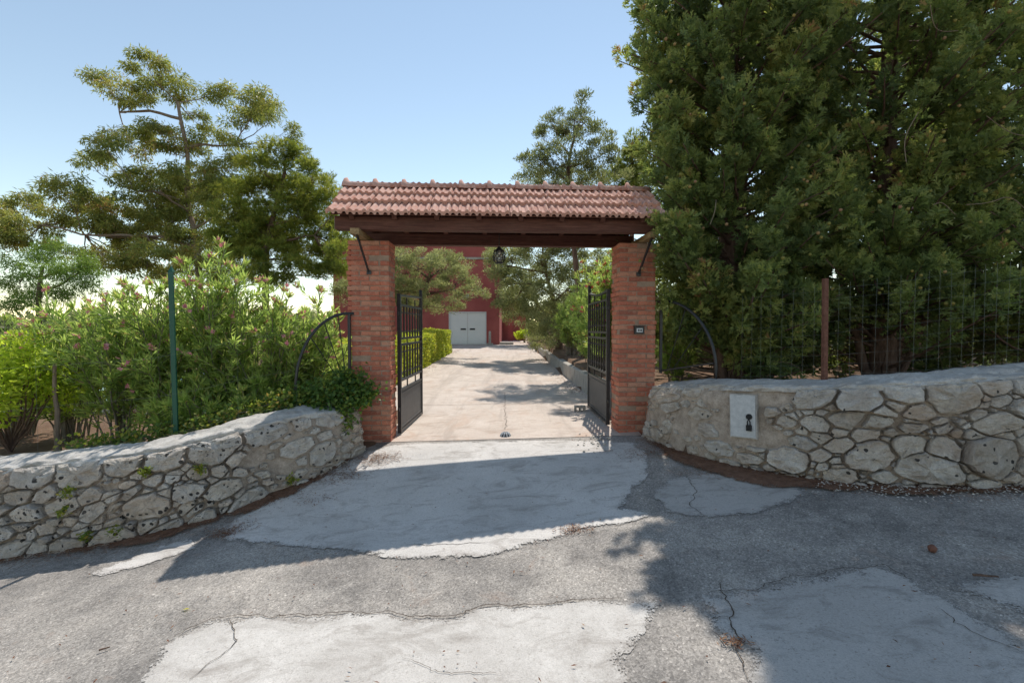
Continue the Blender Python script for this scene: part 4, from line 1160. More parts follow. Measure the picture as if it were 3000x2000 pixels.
def clump_tree(name, label, cat, base, trunk, hubs, clumps, d0, leafm, barkm, seed, dens, LL, WW, droop, jit, shell=0.45, group=None, r_tr=0.25, upleaf=0.0, tuft=False, puff=0.30):
    """crown given as leaf clumps placed in depth round the trunk; px sizes give the metres at depth d0"""
    r_ = np.random.default_rng(seed)
    root = thing(name, label, cat, base, group=group)
    w = Acc(); cr = Acc()
    sc = d0 / FPX
    tp = [np.asarray(base) - [0, 0, 0.15]] + [P(px, py, d0 + dd) for px, py, dd in trunk]
    q, _ = resample(np.array(tp), 0.4)
    w.tube(q, np.linspace(r_tr, r_tr * 0.35, len(q)) * (1 + 0.06 * np.sin(np.arange(len(q)))), 8)
    H = [P(px, py, d0 + dd) for px, py, dd in hubs]
    for h in H:
        k = np.argmin(np.linalg.norm(q - h, axis=1) + 1.5 * np.maximum(0, q[:, 2] - h[2] + 0.3))
        pts, rad = limb(q[k], h, r_tr * 0.42, r_tr * 0.18, r_, 8, 0.10, 0.03); w.tube(pts, rad, 6)
    HH = np.array(H + [t for t in q[len(q) // 2:]])
    for cl in clumps:
        px, py, rx, ry = cl[:4]
        c = P(px, py, d0 + r_.normal(0, jit)); rx *= sc; ry *= sc; rd = 0.9 * (rx + ry) / 2
        k = np.argmin(np.linalg.norm(HH - c, axis=1) + 0.8 * np.maximum(0, HH[:, 2] - c[2]))
        pts, rad = limb(HH[k], c - [0, 0, ry * 0.3], r_tr * 0.16, r_tr * 0.05, r_, 8, 0.10, -0.03); w.tube(pts, rad, 5)
        for i in range(3):
            u = rdirs(1, r_)[0]; u[2] = abs(u[2]) * 0.6
            t_, rd_ = limb(pts[r_.integers(3, 8)], c + u * np.array([rx, rd, ry]) * 0.8, r_tr * 0.05, r_tr * 0.018, r_, 5, 0.12); w.tube(t_, rd_, 4, cap=False)
        n = int(dens * (rx * ry + rx * rd + ry * rd) * 4)
        # leaves gather in small puffs at the twig ends, leaving gaps between them
        m = max(4, int(1.1 * (rx * ry + rx * rd + ry * rd) / (puff * puff)))
        pc, pu = clump(c, (rx, rd, ry), m, r_, 0.50); low = (pu[:, 2] < -0.2) & (r_.random(m) < 0.5); pc, pu = pc[~low], pu[~low]; m = len(pc)
        for pcc in pc:
            t_, rd_ = limb(pts[r_.integers(4, 8)], pcc, r_tr * 0.04, r_tr * 0.014, r_, 5, 0.12); w.tube(t_, rd_, 3, cap=False)
        wh = r_.integers(0, m, n); u = rdirs(n, r_); pr = puff * r_.uniform(0.6, 1.25, m)
        Pn = pc[wh] + u * (pr[wh] * r_.random(n) ** 0.5)[:, None] * np.array([1.15, 1.15, 0.75])
        ptone = r_.normal(0, 0.12, m)[wh]
        # thin the underside so the crown keeps its umbrella shape
        keep = r_.random(n) < np.where(u[:, 2] < -0.25, 0.85 if tuft else 0.50, 1.0); Pn, u = Pn[keep], u[keep]; n = len(Pn)
        D = u * 0.8 + r_.normal(0, 0.55, (n, 3)) + np.array([0, 0, -droop + upleaf])
        tn = np.clip(r_.normal(0.5 + 0.12 * u[:, 2], 0.18, n) + ptone[keep], 0, 0.97)
        if len(cl) > 4: tn = np.where(r_.random(n) < cl[4], 1.0, tn)
        if tuft:
            for q_ in range(5):
                leaves(cr, Pn, D + r_.normal(0, 0.55, (n, 3)), LL * r_.uniform(0.7, 1.2, n), WW, r_, np.clip(tn + r_.normal(0, 0.08, n), 0, 1))
        else:
            leaves(cr, Pn, D, LL * r_.uniform(0.65, 1.25, n), WW * r_.uniform(0.75, 1.2, n), r_, tn)
    w.build('trunk', M(barkm), root, smooth=True)
    cr.build('crown', M(leafm), root, tint=True)
    return root

gl0 = lambda x, y: float(ground_h(np.array([x]), np.array([y]))[0])
# --- eucalyptus (umbrella crown of hanging leaves)
X = (590 - 1500) / FPX * 20
clump_tree('eucalyptus_tree', 'tall eucalyptus with open umbrella crown rising behind the oleander', 'tree', (X, 20, gl0(X, 20)),
    [(585, 860, 0), (577, 696, 0), (545, 590, 0.3), (553, 446, 0), (535, 380, -0.2), (520, 300, 0)],
    [(527, 330, 0), (470, 560, -1), (660, 491, 0.5), (687, 424, 0.6), (400, 560, -0.5), (430, 690, -0.6), (250, 690, -0.8), (350, 330, 0), (120, 660, -0.8), (620, 640, 0)],
    [(437, 196, 75, 30), (312, 237, 55, 22), (446, 268, 62, 36), (344, 276, 38, 32), (527, 277, 55, 38), (402, 304, 30, 24), (652, 277, 62, 28), (750, 304, 65, 34), (798, 342, 50, 44), (850, 392, 28, 36),
     (576, 353, 45, 28), (640, 405, 28, 42), (714, 424, 26, 22), (716, 345, 48, 36), (366, 397, 75, 30), (469, 384, 60, 26), (312, 430, 45, 36), (277, 482, 45, 36), (429, 437, 50, 28, 0.12), (504, 446, 45, 28, 0.12), (562, 430, 40, 42),
     (380, 536, 65, 42), (469, 536, 75, 55), (558, 536, 80, 55), (616, 571, 42, 66), (625, 640, 55, 42), (446, 602, 90, 48), (335, 616, 48, 34, 0.5), (268, 594, 50, 52), (192, 562, 62, 38), (67, 616, 70, 48), (35, 660, 80, 46),
     (290, 660, 62, 38), (400, 690, 90, 36), (560, 700, 80, 46), (670, 490, 70, 40), (350, 755, 46, 20), (285, 735, 30, 14), (150, 640, 40, 26), (-60, 640, 80, 50), (20, 720, 60, 36), (500, 640, 90, 46), (130, 720, 40, 20), (470, 740, 80, 30), (560, 760, 80, 34), (640, 720, 70, 46), (420, 650, 70, 40), (540, 590, 80, 50), (330, 680, 60, 30), (650, 560, 60, 50), (600, 800, 60, 30), (220, 640, 50, 40), (90, 680, 60, 40), (330, 770, 60, 30), (430, 780, 70, 34), (520, 800, 70, 34), (640, 780, 60, 40), (250, 760, 50, 30), (380, 720, 60, 36)],
    20.0, 'leaf_eucalyptus', 'bark_pale', 301, 330, 0.19, 0.042, 0.75, 0.9, 0.30, r_tr=0.17, puff=0.36)
# --- stone pine behind it
X = (775 - 1500) / FPX * 17
clump_tree('pine_tree', 'rounded yellow-green pine tree behind the oleander next to the gate', 'tree', (X, 17, gl0(X, 17)),
    [(778, 800, 0), (782, 690, 0), (815, 590, 0), (835, 500, 0)],
    [(740, 640, 0.4), (860, 640, -0.4), (900, 560, 0), (780, 520, 0.3), (920, 690, -0.3)],
    [(826, 448, 52, 26), (884, 462, 44, 28), (759, 484, 58, 36), (848, 513, 80, 46), (920, 513, 40, 36), (781, 558, 80, 46), (893, 571, 60, 42), (962, 538, 22, 24), (966, 578, 38, 26), (737, 625, 80, 54), (848, 625, 80, 46),
     (935, 647, 52, 44), (720, 700, 90, 44), (860, 700, 86, 40), (955, 742, 40, 34), (800, 748, 96, 30), (880, 740, 70, 36), (700, 740, 60, 34), (980, 680, 30, 40), (760, 690, 70, 50), (690, 640, 60, 50), (800, 680, 90, 50), (910, 610, 60, 44), (660, 700, 50, 40), (730, 780, 60, 30), (820, 800, 70, 34), (900, 790, 60, 40), (960, 800, 40, 40), (680, 810, 50, 30), (990, 770, 26, 30), (952, 700, 34, 34), (1000, 705, 30, 38), (992, 745, 26, 34), (690, 560, 46, 46), (985, 600, 30, 20)],
    17.0, 'leaf_pine', 'bark_brown', 302, 150, 0.17, 0.023, 0.0, 0.7, 0.40, puff=0.30, r_tr=0.16, upleaf=0.35, tuft=True)
# --- feathery light green tree by the pool
X = (115 - 1500) / FPX * 11.5 ; Y = 15.0
X = (115 - 1500) / FPX * Y
clump_tree('pepper_tree', 'small feathery bright green tree beside the pool', 'tree', (X, Y, gl0(X, Y)),
    [(112, 900, 0), (115, 840, 0), (125, 780, 0)], [(70, 800, 0), (180, 790, 0), (230, 800, 0)],
    [(90, 770, 60, 40), (160, 735, 50, 34), (60, 830, 60, 42), (150, 810, 66, 46), (225, 770, 46, 32), (255, 810, 40, 24), (190, 850, 50, 34), (110, 870, 60, 36), (20, 880, 40, 34), (260, 850, 36, 26)],
    Y, 'leaf_bright', 'bark_brown', 303, 560, 0.14, 0.022, 0.6, 0.4, 0.3, r_tr=0.13)
# --- olive tree in front of the house
X = (1228 - 1500) / FPX * 20
clump_tree('olive_tree', 'silvery olive tree in front of the red house wall', 'tree', (X, 20, gl0(X, 20)),
    [(1232, 960, 0), (1228, 900, 0), (1250, 840, 0), (1262, 790, 0)], [(1200, 850, 0), (1330, 850, -0.3), (1290, 790, 0.3), (1220, 790, 0)],
    [(1230, 775, 72, 44), (1300, 770, 62, 44), (1180, 790, 44, 46), (1335, 820, 58, 40), (1260, 850, 80, 46), (1190, 850, 44, 44), (1372, 858, 36, 24), (1402, 868, 26, 18), (1225, 905, 56, 34), (1310, 893, 50, 26), (1165, 890, 40, 40), (1350, 780, 36, 32), (1120, 840, 40, 36), (1050, 850, 46, 40), (1010, 860, 30, 40), (1160, 750, 40, 30)],
    20.0, 'leaf_olive', 'bark_brown', 304, 520, 0.115, 0.030, 0.0, 0.6, 0.25, puff=0.24, r_tr=0.16, upleaf=0.3)
# --- olives along the bed on the right of the driveway
X = (1585 - 1500) / FPX * 19
clump_tree('olive_tree', 'grey-green olive leaning over the driveway beyond the kerb wall', 'tree', (1.9, 18.5, gl0(1.9, 18.5)),
    [(1640, 960, 0), (1620, 880, 0), (1600, 800, 0)], [(1540, 830, 0), (1660, 850, 0), (1500, 780, 0.4), (1590, 720, 0)],
    [(1450, 745, 34, 40), (1455, 820, 34, 44), (1480, 900, 34, 40), (1640, 960, 60, 50), (1600, 1000, 50, 30), (1690, 830, 70, 60), (1550, 900, 60, 44), (1500, 745, 54, 46), (1580, 740, 80, 56), (1660, 760, 70, 60), (1545, 830, 66, 46), (1640, 850, 76, 56), (1600, 930, 66, 40), (1470, 800, 36, 40), (1510, 870, 44, 36), (1700, 900, 60, 60), (1575, 680, 70, 40), (1660, 680, 70, 46), (1560, 960, 40, 22), (1440, 760, 22, 26), (1740, 780, 60, 60)],
    18.5, 'leaf_olive', 'bark_brown', 305, 600, 0.115, 0.030, 0.0, 0.8, 0.25, puff=0.24, r_tr=0.16, upleaf=0.2, group=None)
clump_tree('olive_tree', 'dark olive tree hanging over the porch beyond the house corner', 'tree', (2.2, 30, gl0(2.2, 30)),
    [(1600, 950, 0), (1570, 880, 0), (1540, 820, 0)], [(1500, 850, 0), (1490, 900, 0)],
    [(1500, 820, 40, 40), (1495, 880, 32, 34), (1485, 925, 20, 16), (1540, 860, 44, 44), (1530, 920, 28, 24), (1470, 860, 20, 36), (1560, 790, 60, 50)],
    30.0, 'leaf_olive_dark', 'bark_brown', 306, 240, 0.18, 0.05, 0.0, 0.8, 0.35, r_tr=0.24, upleaf=0.1)
# --- tall slender-leaved tree behind the roof
X = (1690 - 1500) / FPX * 14.5
clump_tree('wild_olive_tree', 'tall wispy grey-green tree with upright shoots above the tiled roof', 'tree', (X + 0.25, 14.5, gl0(X + 0.25, 14.5)),
    [(1690, 800, 0), (1672, 640, 0), (1660, 480, 0), (1690, 380, 0)], [(1600, 480, 0), (1730, 470, 0), (1640, 420, 0), (1710, 360, 0)],
    [(1712, 320, 16, 44), (1722, 385, 36, 34), (1612, 345, 9, 30), (1620, 400, 50, 40), (1660, 380, 34, 50), (1580, 470, 52, 40), (1650, 470, 80, 50), (1750, 450, 56, 46), (1545, 520, 36, 30), (1610, 530, 90, 40), (1710, 530, 90, 44), (1780, 430, 20, 40), (1790, 520, 50, 40), (1660, 590, 110, 40), (1590, 395, 12, 40), (1640, 330, 7, 28), (1693, 350, 14, 44), (1745, 380, 8, 34)],
    14.5, 'leaf_olive_dark', 'bark_brown', 307, 680, 0.10, 0.026, 0.0, 0.6, 0.25, r_tr=0.11, upleaf=1.0, puff=0.20)
X = (1850 - 1500) / FPX * 16
clump_tree('pine_tree', 'bright yellow-green young pine squeezed between roof and cypress', 'tree', (X, 16, gl0(X, 16)),
    [(1852, 800, 0), (1850, 600, 0), (1852, 460, 0)], [(1840, 520, 0), (1870, 480, 0)],
    [(1858, 420, 14, 34), (1845, 480, 40, 36), (1830, 520, 44, 34), (1870, 500, 40, 50), (1850, 560, 60, 40), (1880, 430, 18, 26)],
    16.0, 'leaf_pine', 'bark_brown', 308, 190, 0.18, 0.021, 0.0, 0.4, 0.5, r_tr=0.14, upleaf=0.8, tuft=True)

# --- oleander shrubs
def oleander(label, base, height, spread, seed, stems, flower, group=None, leafm='leaf_oleander', lean=(0, 0), fl_n=24, cat='shrub', name='oleander_shrub', ll=0.14, fsize=0.034):
    r_ = np.random.default_rng(seed); root = thing(name, label, cat, base, group=group)
    w = Acc(); lv = Acc(); fl = Acc(); b = np.asarray(base, float); tips = []
    for i in range(stems):
        an = r_.uniform(0, 2 * math.pi); rr = spread * math.sqrt(r_.random()); h = height * r_.uniform(0.62, 1.0) * (1 - 0.30 * (rr / spread) ** 2)
        e = b + [rr * math.cos(an) + lean[0] * h, rr * math.sin(an) * 0.8 + lean[1] * h, h]
        s0 = b + [0.12 * rr * math.cos(an) + r_.normal(0, 0.06), 0.12 * rr * math.sin(an) + r_.normal(0, 0.06), -0.05]
        pts, rad = limb(s0, e, 0.013, 0.004, r_, 9, 0.05, 0.0)
        pts[:, :2] -= (e - s0)[None, :2] * (np.sin(np.linspace(0, 1, 9) * math.pi) * 0.16)[:, None]
        w.tube(pts, rad, 5, cap=False)
        segs = [pts[3:]]
        for k in range(6):
            st = pts[r_.integers(2, 8)]; d = nrm(e - s0) * 0.7 + r_.normal(0, 0.42, 3); d[2] = abs(d[2]) * 0.8 + 0.15
            L = r_.uniform(0.22, 0.50) * min(1, height / 2.2)
            p2, r2 = limb(st, st + nrm(d) * L, 0.005, 0.003, r_, 5, 0.06); w.tube(p2, r2, 4, cap=False); segs.append(p2)
        for sg in segs:
            L = np.linalg.norm(np.diff(sg, axis=0), axis=1).sum(); nw = max(3, int(L / 0.045))
            t = np.linspace(0.05, 1, nw); f = t * (len(sg) - 1); k = np.minimum(f.astype(int), len(sg) - 2)
            c = sg[k] + (sg[k + 1] - sg[k]) * (f - k)[:, None]; ax = nrm(sg[k + 1] - sg[k])
            for q in range(3):
                keep = r_.random(nw) < 0.85
                D = ax[keep] * r_.uniform(0.6, 1.3, (keep.sum(), 1)) + rdirs(keep.sum(), r_) * 0.75
                leaves(lv, c[keep], D, ll * r_.uniform(0.7, 1.2, keep.sum()), 0.021 * ll / 0.14 * r_.uniform(0.8, 1.2, keep.sum()), r_, np.clip(r_.normal(0.48, 0.23, keep.sum()), 0, 1), 0.1, ax[keep])
            # terminal rosette
            n = 9; D = ax[-1] + rdirs(n, r_) * 0.7
            leaves(lv, np.repeat(sg[-1:], n, 0), D, ll * r_.uniform(0.7, 1.1, n), 0.022 * ll / 0.14, r_, np.clip(r_.normal(0.68, 0.15, n), 0, 0.95), 0.1)
            tips.append(sg[-1] + ax[-1] * 0.05)
    w.build('stems', M('bark_stem'), root, smooth=True)
    lv.build('foliage', M(leafm), root, tint=True)
    tips = np.array(tips); z = tips[:, 2] + r_.normal(0, 0.6, len(tips)) - 0.7 * (tips[:, 1] - b[1]); order = np.argsort(-z)[:fl_n]
    if fl_n:
        for i in order:
            for k in range(r_.integers(2, 6)):
                c = tips[i] + r_.normal(0, 0.022, 3); n = 5; ax = nrm(rdirs(1, r_)[0] + [0, -0.5, 0.6])
                u = nrm(np.cross(ax, [0.3, 0.2, 0.9])); v = np.cross(ax, u); an = np.arange(n) * 2 * math.pi / n
                D = u * np.cos(an)[:, None] + v * np.sin(an)[:, None] + ax * 0.35
                leaves(fl, np.repeat(c[None], n, 0), D, fsize, fsize * 0.78, r_, np.full(n, r_.random()), 0.1, np.repeat(ax[None], n, 0))
        fl.build('blossom', M(flower), root, tint=True)
    return root
OL = [(60, 6.5, 1.75, 0.80, 16, 'far end oleander shrub beside the lime-green bush'), (215, 6.2, 2.02, 0.78, 22, 'oleander shrub with pink blossoms next to the feathery tree'),
      (350, 5.95, 2.15, 0.72, 10, 'dense oleander shrub left of the green fence post'), (480, 5.9, 2.32, 0.72, 10, 'oleander shrub growing right behind the green fence post'),
      (630, 6.0, 2.66, 0.66, 14, 'tallest oleander shrub with pink blossoms at its tip'), (770, 6.1, 2.22, 0.66, 10, 'oleander shrub between the tallest one and iron quarter-arch'),
      (900, 6.4, 2.10, 0.62, 14, 'oleander shrub behind the iron quarter-arch panel')]
for k, (px, d, h, sp, fn, lab) in enumerate(OL):
    x = (px - 1500) / FPX * d
    oleander(lab, (x, d, gl0(x, d)), h, sp, 400 + k, 30, 'flower_pink', 'oleander hedge behind the left wall', fl_n=fn + 22)
for k, (px, d, h, lab) in enumerate([(560, 5.6, 0.95, 'low oleander sprouts right of the green post'), (700, 5.75, 0.95, 'low oleander sprouts below the tallest shrub'), (830, 5.85, 0.9, 'low oleander sprouts at the foot of the iron quarter-arch')]):
    x = (px - 1500) / FPX * d
    oleander(lab, (x, d, gl0(x, d)), h, 0.5, 440 + k, 16, 'flower_pink', 'oleander hedge behind the left wall', fl_n=0)
oleander('large oleander with red blossoms on the kerb bed inside the gate', (2.12, 9.1, gl0(2.12, 9.1)), 2.95, 0.85, 420, 56, 'flower_red', fl_n=130, fsize=0.042)
oleander('leafy green oleander filling the bed beside the kerb wall', (2.12, 10.9, gl0(2.12, 10.9)), 1.75, 0.7, 421, 40, 'flower_red', fl_n=4)
oleander('low oleander at the far part of the kerb bed', (2.05, 15.5, gl0(2.05, 15.5)), 1.9, 0.8, 422, 36, 'flower_red', fl_n=3)
oleander('small oleander behind the iron quarter-arch by the cypress', (2.75, 7.6, gl0(2.75, 7.6)), 1.15, 0.5, 423, 16, 'flower_pink', fl_n=0)
oleander('taller green oleander behind the red-blossomed one on the bed', (2.3, 12.9, gl0(2.3, 12.9)), 2.6, 0.8, 424, 40, 'flower_red', fl_n=10)

# --- clipped variegated hedge along the driveway
def hedge(label, x0, x1, y0, y1, h, seed, dens):
    r_ = np.random.default_rng(seed); cx, cy = (x0 + x1) / 2, (y0 + y1) / 2
    root = thing('box_hedge', label, 'hedge', (cx, cy, gl0(cx, cy))); lv = Acc(); w = Acc()
    area = {'x0': (y1 - y0) * h, 'x1': (y1 - y0) * h, 'y0': (x1 - x0) * h, 'y1': (x1 - x0) * h, 't': (x1 - x0) * (y1 - y0)}
    for f, A in area.items():
        n = int(A * dens); a, b = r_.random(n), r_.random(n); dp = np.abs(r_.normal(0, 0.05, n)) - 0.02
        if f in ('x0', 'x1'): s = -1 if f == 'x0' else 1; Pn = np.stack([np.full(n, x0 if s < 0 else x1) - s * dp, y0 + a * (y1 - y0), b * h], 1); nr = np.array([s, 0, 0.3])
        elif f in ('y0', 'y1'): s = -1 if f == 'y0' else 1; Pn = np.stack([x0 + a * (x1 - x0), np.full(n, y0 if s < 0 else y1) - s * dp, b * h], 1); nr = np.array([0, s, 0.3])
        else: Pn = np.stack([x0 + a * (x1 - x0), y0 + b * (y1 - y0), h - dp], 1); nr = np.array([0, 0, 1.0])
        bump_ = 0.07 * vnoise(Pn * 1.6, seed) + 0.04 * vnoise(Pn * 5, seed + 1)
        Pn = Pn + nr * bump_[:, None]; Pn[:, 2] += np.interp(Pn[:, 1], [8, 32], [0, 0.40]) * 0 + rise(Pn[:, 1])
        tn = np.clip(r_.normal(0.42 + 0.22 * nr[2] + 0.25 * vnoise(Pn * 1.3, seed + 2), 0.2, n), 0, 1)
        leaves(lv, Pn, nr * 0.5 + r_.normal(0, 0.7, (n, 3)), 0.085 * r_.uniform(0.7, 1.3, n), 0.055, r_, tn, 0.1)
    for k in range(int((y1 - y0) * (x1 - x0) * 5)):
        x, y = r_.uniform(x0 + .1, x1 - .1), r_.uniform(y0 + .1, y1 - .1); z = float(rise(y))
        for q in range(2):
            p_, rr = limb((x, y, z - 0.05), (x + r_.normal(0, .15), y + r_.normal(0, .15), z + h * 0.93), 0.012, 0.004, r_, 5, 0.08); w.tube(p_, rr, 4, cap=False)
    w.build('stems', M('bark_brown'), root); lv.build('foliage', M('leaf_hedge'), root, tint=True)
    return root
hedge('clipped yellow-green hedge along the driveway', -4.3, -3.05, 9.2, 22.6, 1.12, 501, 820)

# --- lime-green bush at the end of the wall
def bush(name, label, base, r, n, leafm, seed, LL, WW, droop=0.0, stems=10, cat='shrub'):
    r_ = np.random.default_rng(seed); root = thing(name, label, cat, base); lv = Acc(); w = Acc(); b = np.asarray(base, float)
    for k in range(stems):
        u = rdirs(1, r_)[0]; u[2] = abs(u[2])
        e = b + u * np.asarray(r) * 0.85 + [0, 0, r[2] * 0.8]
        p_, rr = limb(b, e, 0.016, 0.004, r_, 7, 0.08); w.tube(p_, rr, 5, cap=False)
        nn = n // stems
        Pn, uu = clump(e, np.asarray(r) * 0.42, nn, r_, 0.2)
        leaves(lv, Pn, uu + r_.normal(0, 0.6, (nn, 3)) + [0, 0, -droop], LL * r_.uniform(0.6, 1.3, nn), WW * r_.uniform(0.7, 1.2, nn), r_, np.clip(r_.normal(0.5, 0.22, nn), 0, 1), 0.12)
    w.build('stems', M('bark_brown'), root); lv.build('foliage', M(leafm), root, tint=True); return root
d = 5.6; x = (20 - 1500) / FPX * d
bush('leafy_bush', 'lime-green backlit bush at the low end of the lichened wall', (x, d, gl0(x, d)), (0.62, 0.5, 0.75), 4200, 'leaf_lime', 601, 0.075, 0.034, 0.3, 18)
x = (1525 - 1500) / FPX * 33.5
bush('leafy_bush', 'bright yellow-green bush at the end of the driveway', (x + 0.3, 34.0, gl0(x, 34.0)), (0.7, 0.6, 0.5), 1200, 'leaf_lime', 602, 0.15, 0.07, 0.0, 10)
x = (1552 - 1500) / FPX * 30
bush('leafy_bush', 'dark round bush at the far end of the kerb wall', (x + 0.35, 30.0, gl0(x, 30.0) ), (0.6, 0.6, 0.8), 1400, 'leaf_olive_dark', 603, 0.15, 0.05, 0.0, 12)
for i_, (x, y, r, lab) in enumerate([(3.0, 20.5, (1.1, 1.0, 1.1), 'broad grey-green bush behind the olive trunk in the kerb bed'), (2.6, 24.5, (1.0, 0.9, 1.2), 'dense bush further along the kerb bed before the dark olive'), (2.5, 28.0, (0.9, 0.8, 1.3), 'tall bush near the far end of the kerb bed'), (4.6, 17.0, (1.4, 1.0, 1.5), 'large bush behind the red-flowered oleander'), (5.5, 11.6, (1.3, 0.6, 0.9), 'dark bush in front of the tan garden wall'), (9.3, 11.8, (1.6, 0.7, 1.0), 'wide dark bush below the rear cypresses'), (7.2, 8.7, (1.2, 0.6, 0.75), 'dark bush behind the middle cypress trunk'), (9.9, 8.4, (1.3, 0.6, 0.8), 'dark bush behind the end cypress'), (4.6, 8.3, (0.9, 0.5, 0.6), 'dark bush between the pillar cypress and middle cypress')]):
    bush('leafy_bush', lab, (x, y, gl0(x, y)), r, 5200, 'leaf_olive_dark', 620 + i_, 0.13, 0.045, 0.0, 26)
# far-off belt of trees on the horizon: nobody could count it
r_ = np.random.default_rng(640); ft = Acc()
for k in range(240):
    x = r_.uniform(-130, 130); y = 85 + r_.uniform(-8, 14); h = r_.uniform(2.2, 4.6) * (1 + 0.4 * vnoise(np.array([[x * 0.05, 0.3, 0.2]]), 4)[0]); n = 70
    Pn, u = clump((x, y, h * 0.5), (r_.uniform(1.6, 3.2), 1.8, h * 0.62), n, r_, 0.5)
    leaves(ft, Pn, u + r_.normal(0, 0.7, (n, 3)), 1.3, 0.7, r_, np.clip(r_.normal(0.4, 0.2, n), 0, 1))
tag(ft.build('far_trees', M('leaf_olive_dark'), tint=True), 'far-off belt of dark trees along the horizon', 'trees', kind='stuff')
# slim dead trunk behind the wall end
b = P(172, 1312, 5.55)
dt = thing('dead_trunk', 'thin pale bare trunk beside the lime-green bush', 'tree trunk', (b[0], b[1], gl0(b[0], b[1])))
p_, rr = limb((b[0], b[1], -0.1), P(160, 1060, 5.55), 0.035, 0.018, np.random.default_rng(5), 9, 0.05); Acc().tube(p_, rr, 7).build('trunk', M('bark_pale'), dt, smooth=True)

# --- ivy trailing over the left wall
def vine(name, label, pts, n_each, seed, size=0.055, spread=0.1, bias=0.0):
    r_ = np.random.default_rng(seed); root = thing(name, label, 'climbing plant', pts[0]); lv = Acc(); w = Acc()
    pts = [np.asarray(p_, float) for p_ in pts]
    w.tube(np.array(pts), 0.006, 5, cap=False)
    for p_ in pts:
        n = n_each; c = p_ + r_.normal(0, 1, (n, 3)) * np.array([spread, spread, spread * 0.75])
        D = r_.normal(0, 1, (n, 3)) + [0, -0.5, -0.2]
        tn = np.clip(r_.normal(0.42 + bias, 0.22, n), 0, 1)
        leaves(lv, c, D, size * r_.uniform(0.6, 1.2, n), size * 0.95 * r_.uniform(0.7, 1.1, n), r_, tn, 0.12, np.array([0, -0.6, 0.8]))
        for q in range(4):
            e = c[r_.integers(0, n)]; pp, rr = limb(p_, e, 0.003, 0.0015, r_, 4, 0.1); w.tube(pp, rr, 3, cap=False)
    w.build('stems', M('bark_stem'), root); lv.build('foliage', M('leaf_vine'), root, tint=True); return root
def onwall(px, py, d): return P(px, py, d)
vine('ivy', 'dense dark green ivy heap on the wall end beside brick pillar', [P(900, 1150, 5.6), P(950, 1140, 5.62), P(1000, 1135, 5.68), P(1040, 1140, 5.72), P(980, 1170, 5.56), P(1030, 1175, 5.62), P(1060, 1160, 5.72), P(930, 1185, 5.5), P(1000, 1110, 5.75), P(1035, 1105, 5.8), P(1075, 1150, 5.75), P(870, 1170, 5.55)], 210, 701, 0.055, 0.085, -0.1)
vine('ivy', 'ivy strand hanging down the wall face next to the pillar', [P(1010, 1195, 5.50), P(1020, 1220, 5.53), P(1012, 1245, 5.52), P(1005, 1270, 5.52)], 60, 702, 0.05, 0.045, 0.05)
# creeping fringe along the coping
fr_ = [P(px, py, d) for px, py, d in ((850, 1165, 5.45), (800, 1180, 5.4), (740, 1200, 5.32), (680, 1215, 5.24), (610, 1235, 5.15), (540, 1262, 5.1), (480, 1272, 5.05), (420, 1282, 5.0), (360, 1290, 4.95), (300, 1300, 4.9), (240, 1308, 4.85))]
vine('creeper', 'yellowing creeper fringe along the back of the coping', fr_, 150, 703, 0.05, 0.085, 0.2)
rw_ = np.random.default_rng(9)
WEEDS = [(585, 1370, 'small yellow-green weed sprouting from the wall face, topmost tuft'), (205, 1440, 'yellowish weed tuft in a joint of the lichened wall'), (195, 1500, 'leafy weed tuft low in the lichened wall joint'), (430, 1385, 'tiny fern-like weed between large lichened stones'), (345, 1555, 'small weed at the foot of the lichened wall'), (858, 1408, 'green weed at the wall foot near the apron'), (255, 1570, 'yellowing weed low beside the needle drift')]
for i, (px, py, lab) in enumerate(WEEDS):
    r_ = np.random.default_rng(800 + i)
    # nearest point of the wall face along the view ray
    best = None
    for s in np.arange(0.05, LS[-1], 0.02):
        for t in np.arange(0.05, 1.0, 0.05):
            q = lface(s, t, 0.03); e = (q - [0, 0, CAMZ]); rr = ray(px, py); e2 = e / e[1] - rr / rr[1]
            m_ = np.abs(e2).sum()
            if best is None or m_ < best[0]: best = (m_, q)
    q = best[1]; n = 70
    root = thing('weed', lab, 'weed', q, group='weeds in the left wall'); lv = Acc()
    c = q + r_.normal(0, 0.022, (n, 3)) + [0, -0.015, 0]
    leaves(lv, c, r_.normal(0, 1, (n, 3)) + [0, -0.8, 0.3], 0.04 * r_.uniform(0.6, 1.2, n), 0.024, r_, np.clip(r_.normal(0.75, 0.15, n), 0, 1))
    lv.build('foliage', M('leaf_vine'), root, tint=True)
# ------------------------------------------------------------------ cypresses on the right
def spray_template(r_):
    """a flat feathery spray 1 unit long along +X, made of slim 3-point sprigs"""
    V = []; F = []
    def sprig(p, d, L, w):
        d = nrm(d); s = np.array([-d[1], d[0], 0.15]); i = len(V)
        V.extend([p - s * w, p + s * w, p + d * L]); F.append((i, i + 1, i + 2))
    sprig(np.array([0, 0, 0.0]), np.array([1, 0, 0.0]), 1.0, 0.095)
    for k in range(4):
        t = 0.12 + 0.72 * k / 4; sd = 1 if k % 2 else -1
        L = 0.52 * (1 - 0.55 * t) * r_.uniform(0.8, 1.2)
        sprig(np.array([t, 0, 0.0]), np.array([0.75, sd * 0.8, r_.normal(0, 0.25)]), L, 0.115)
    return np.array(V), np.array(F)
SPR = [spray_template(np.random.default_rng(k)) for k in range(4)]

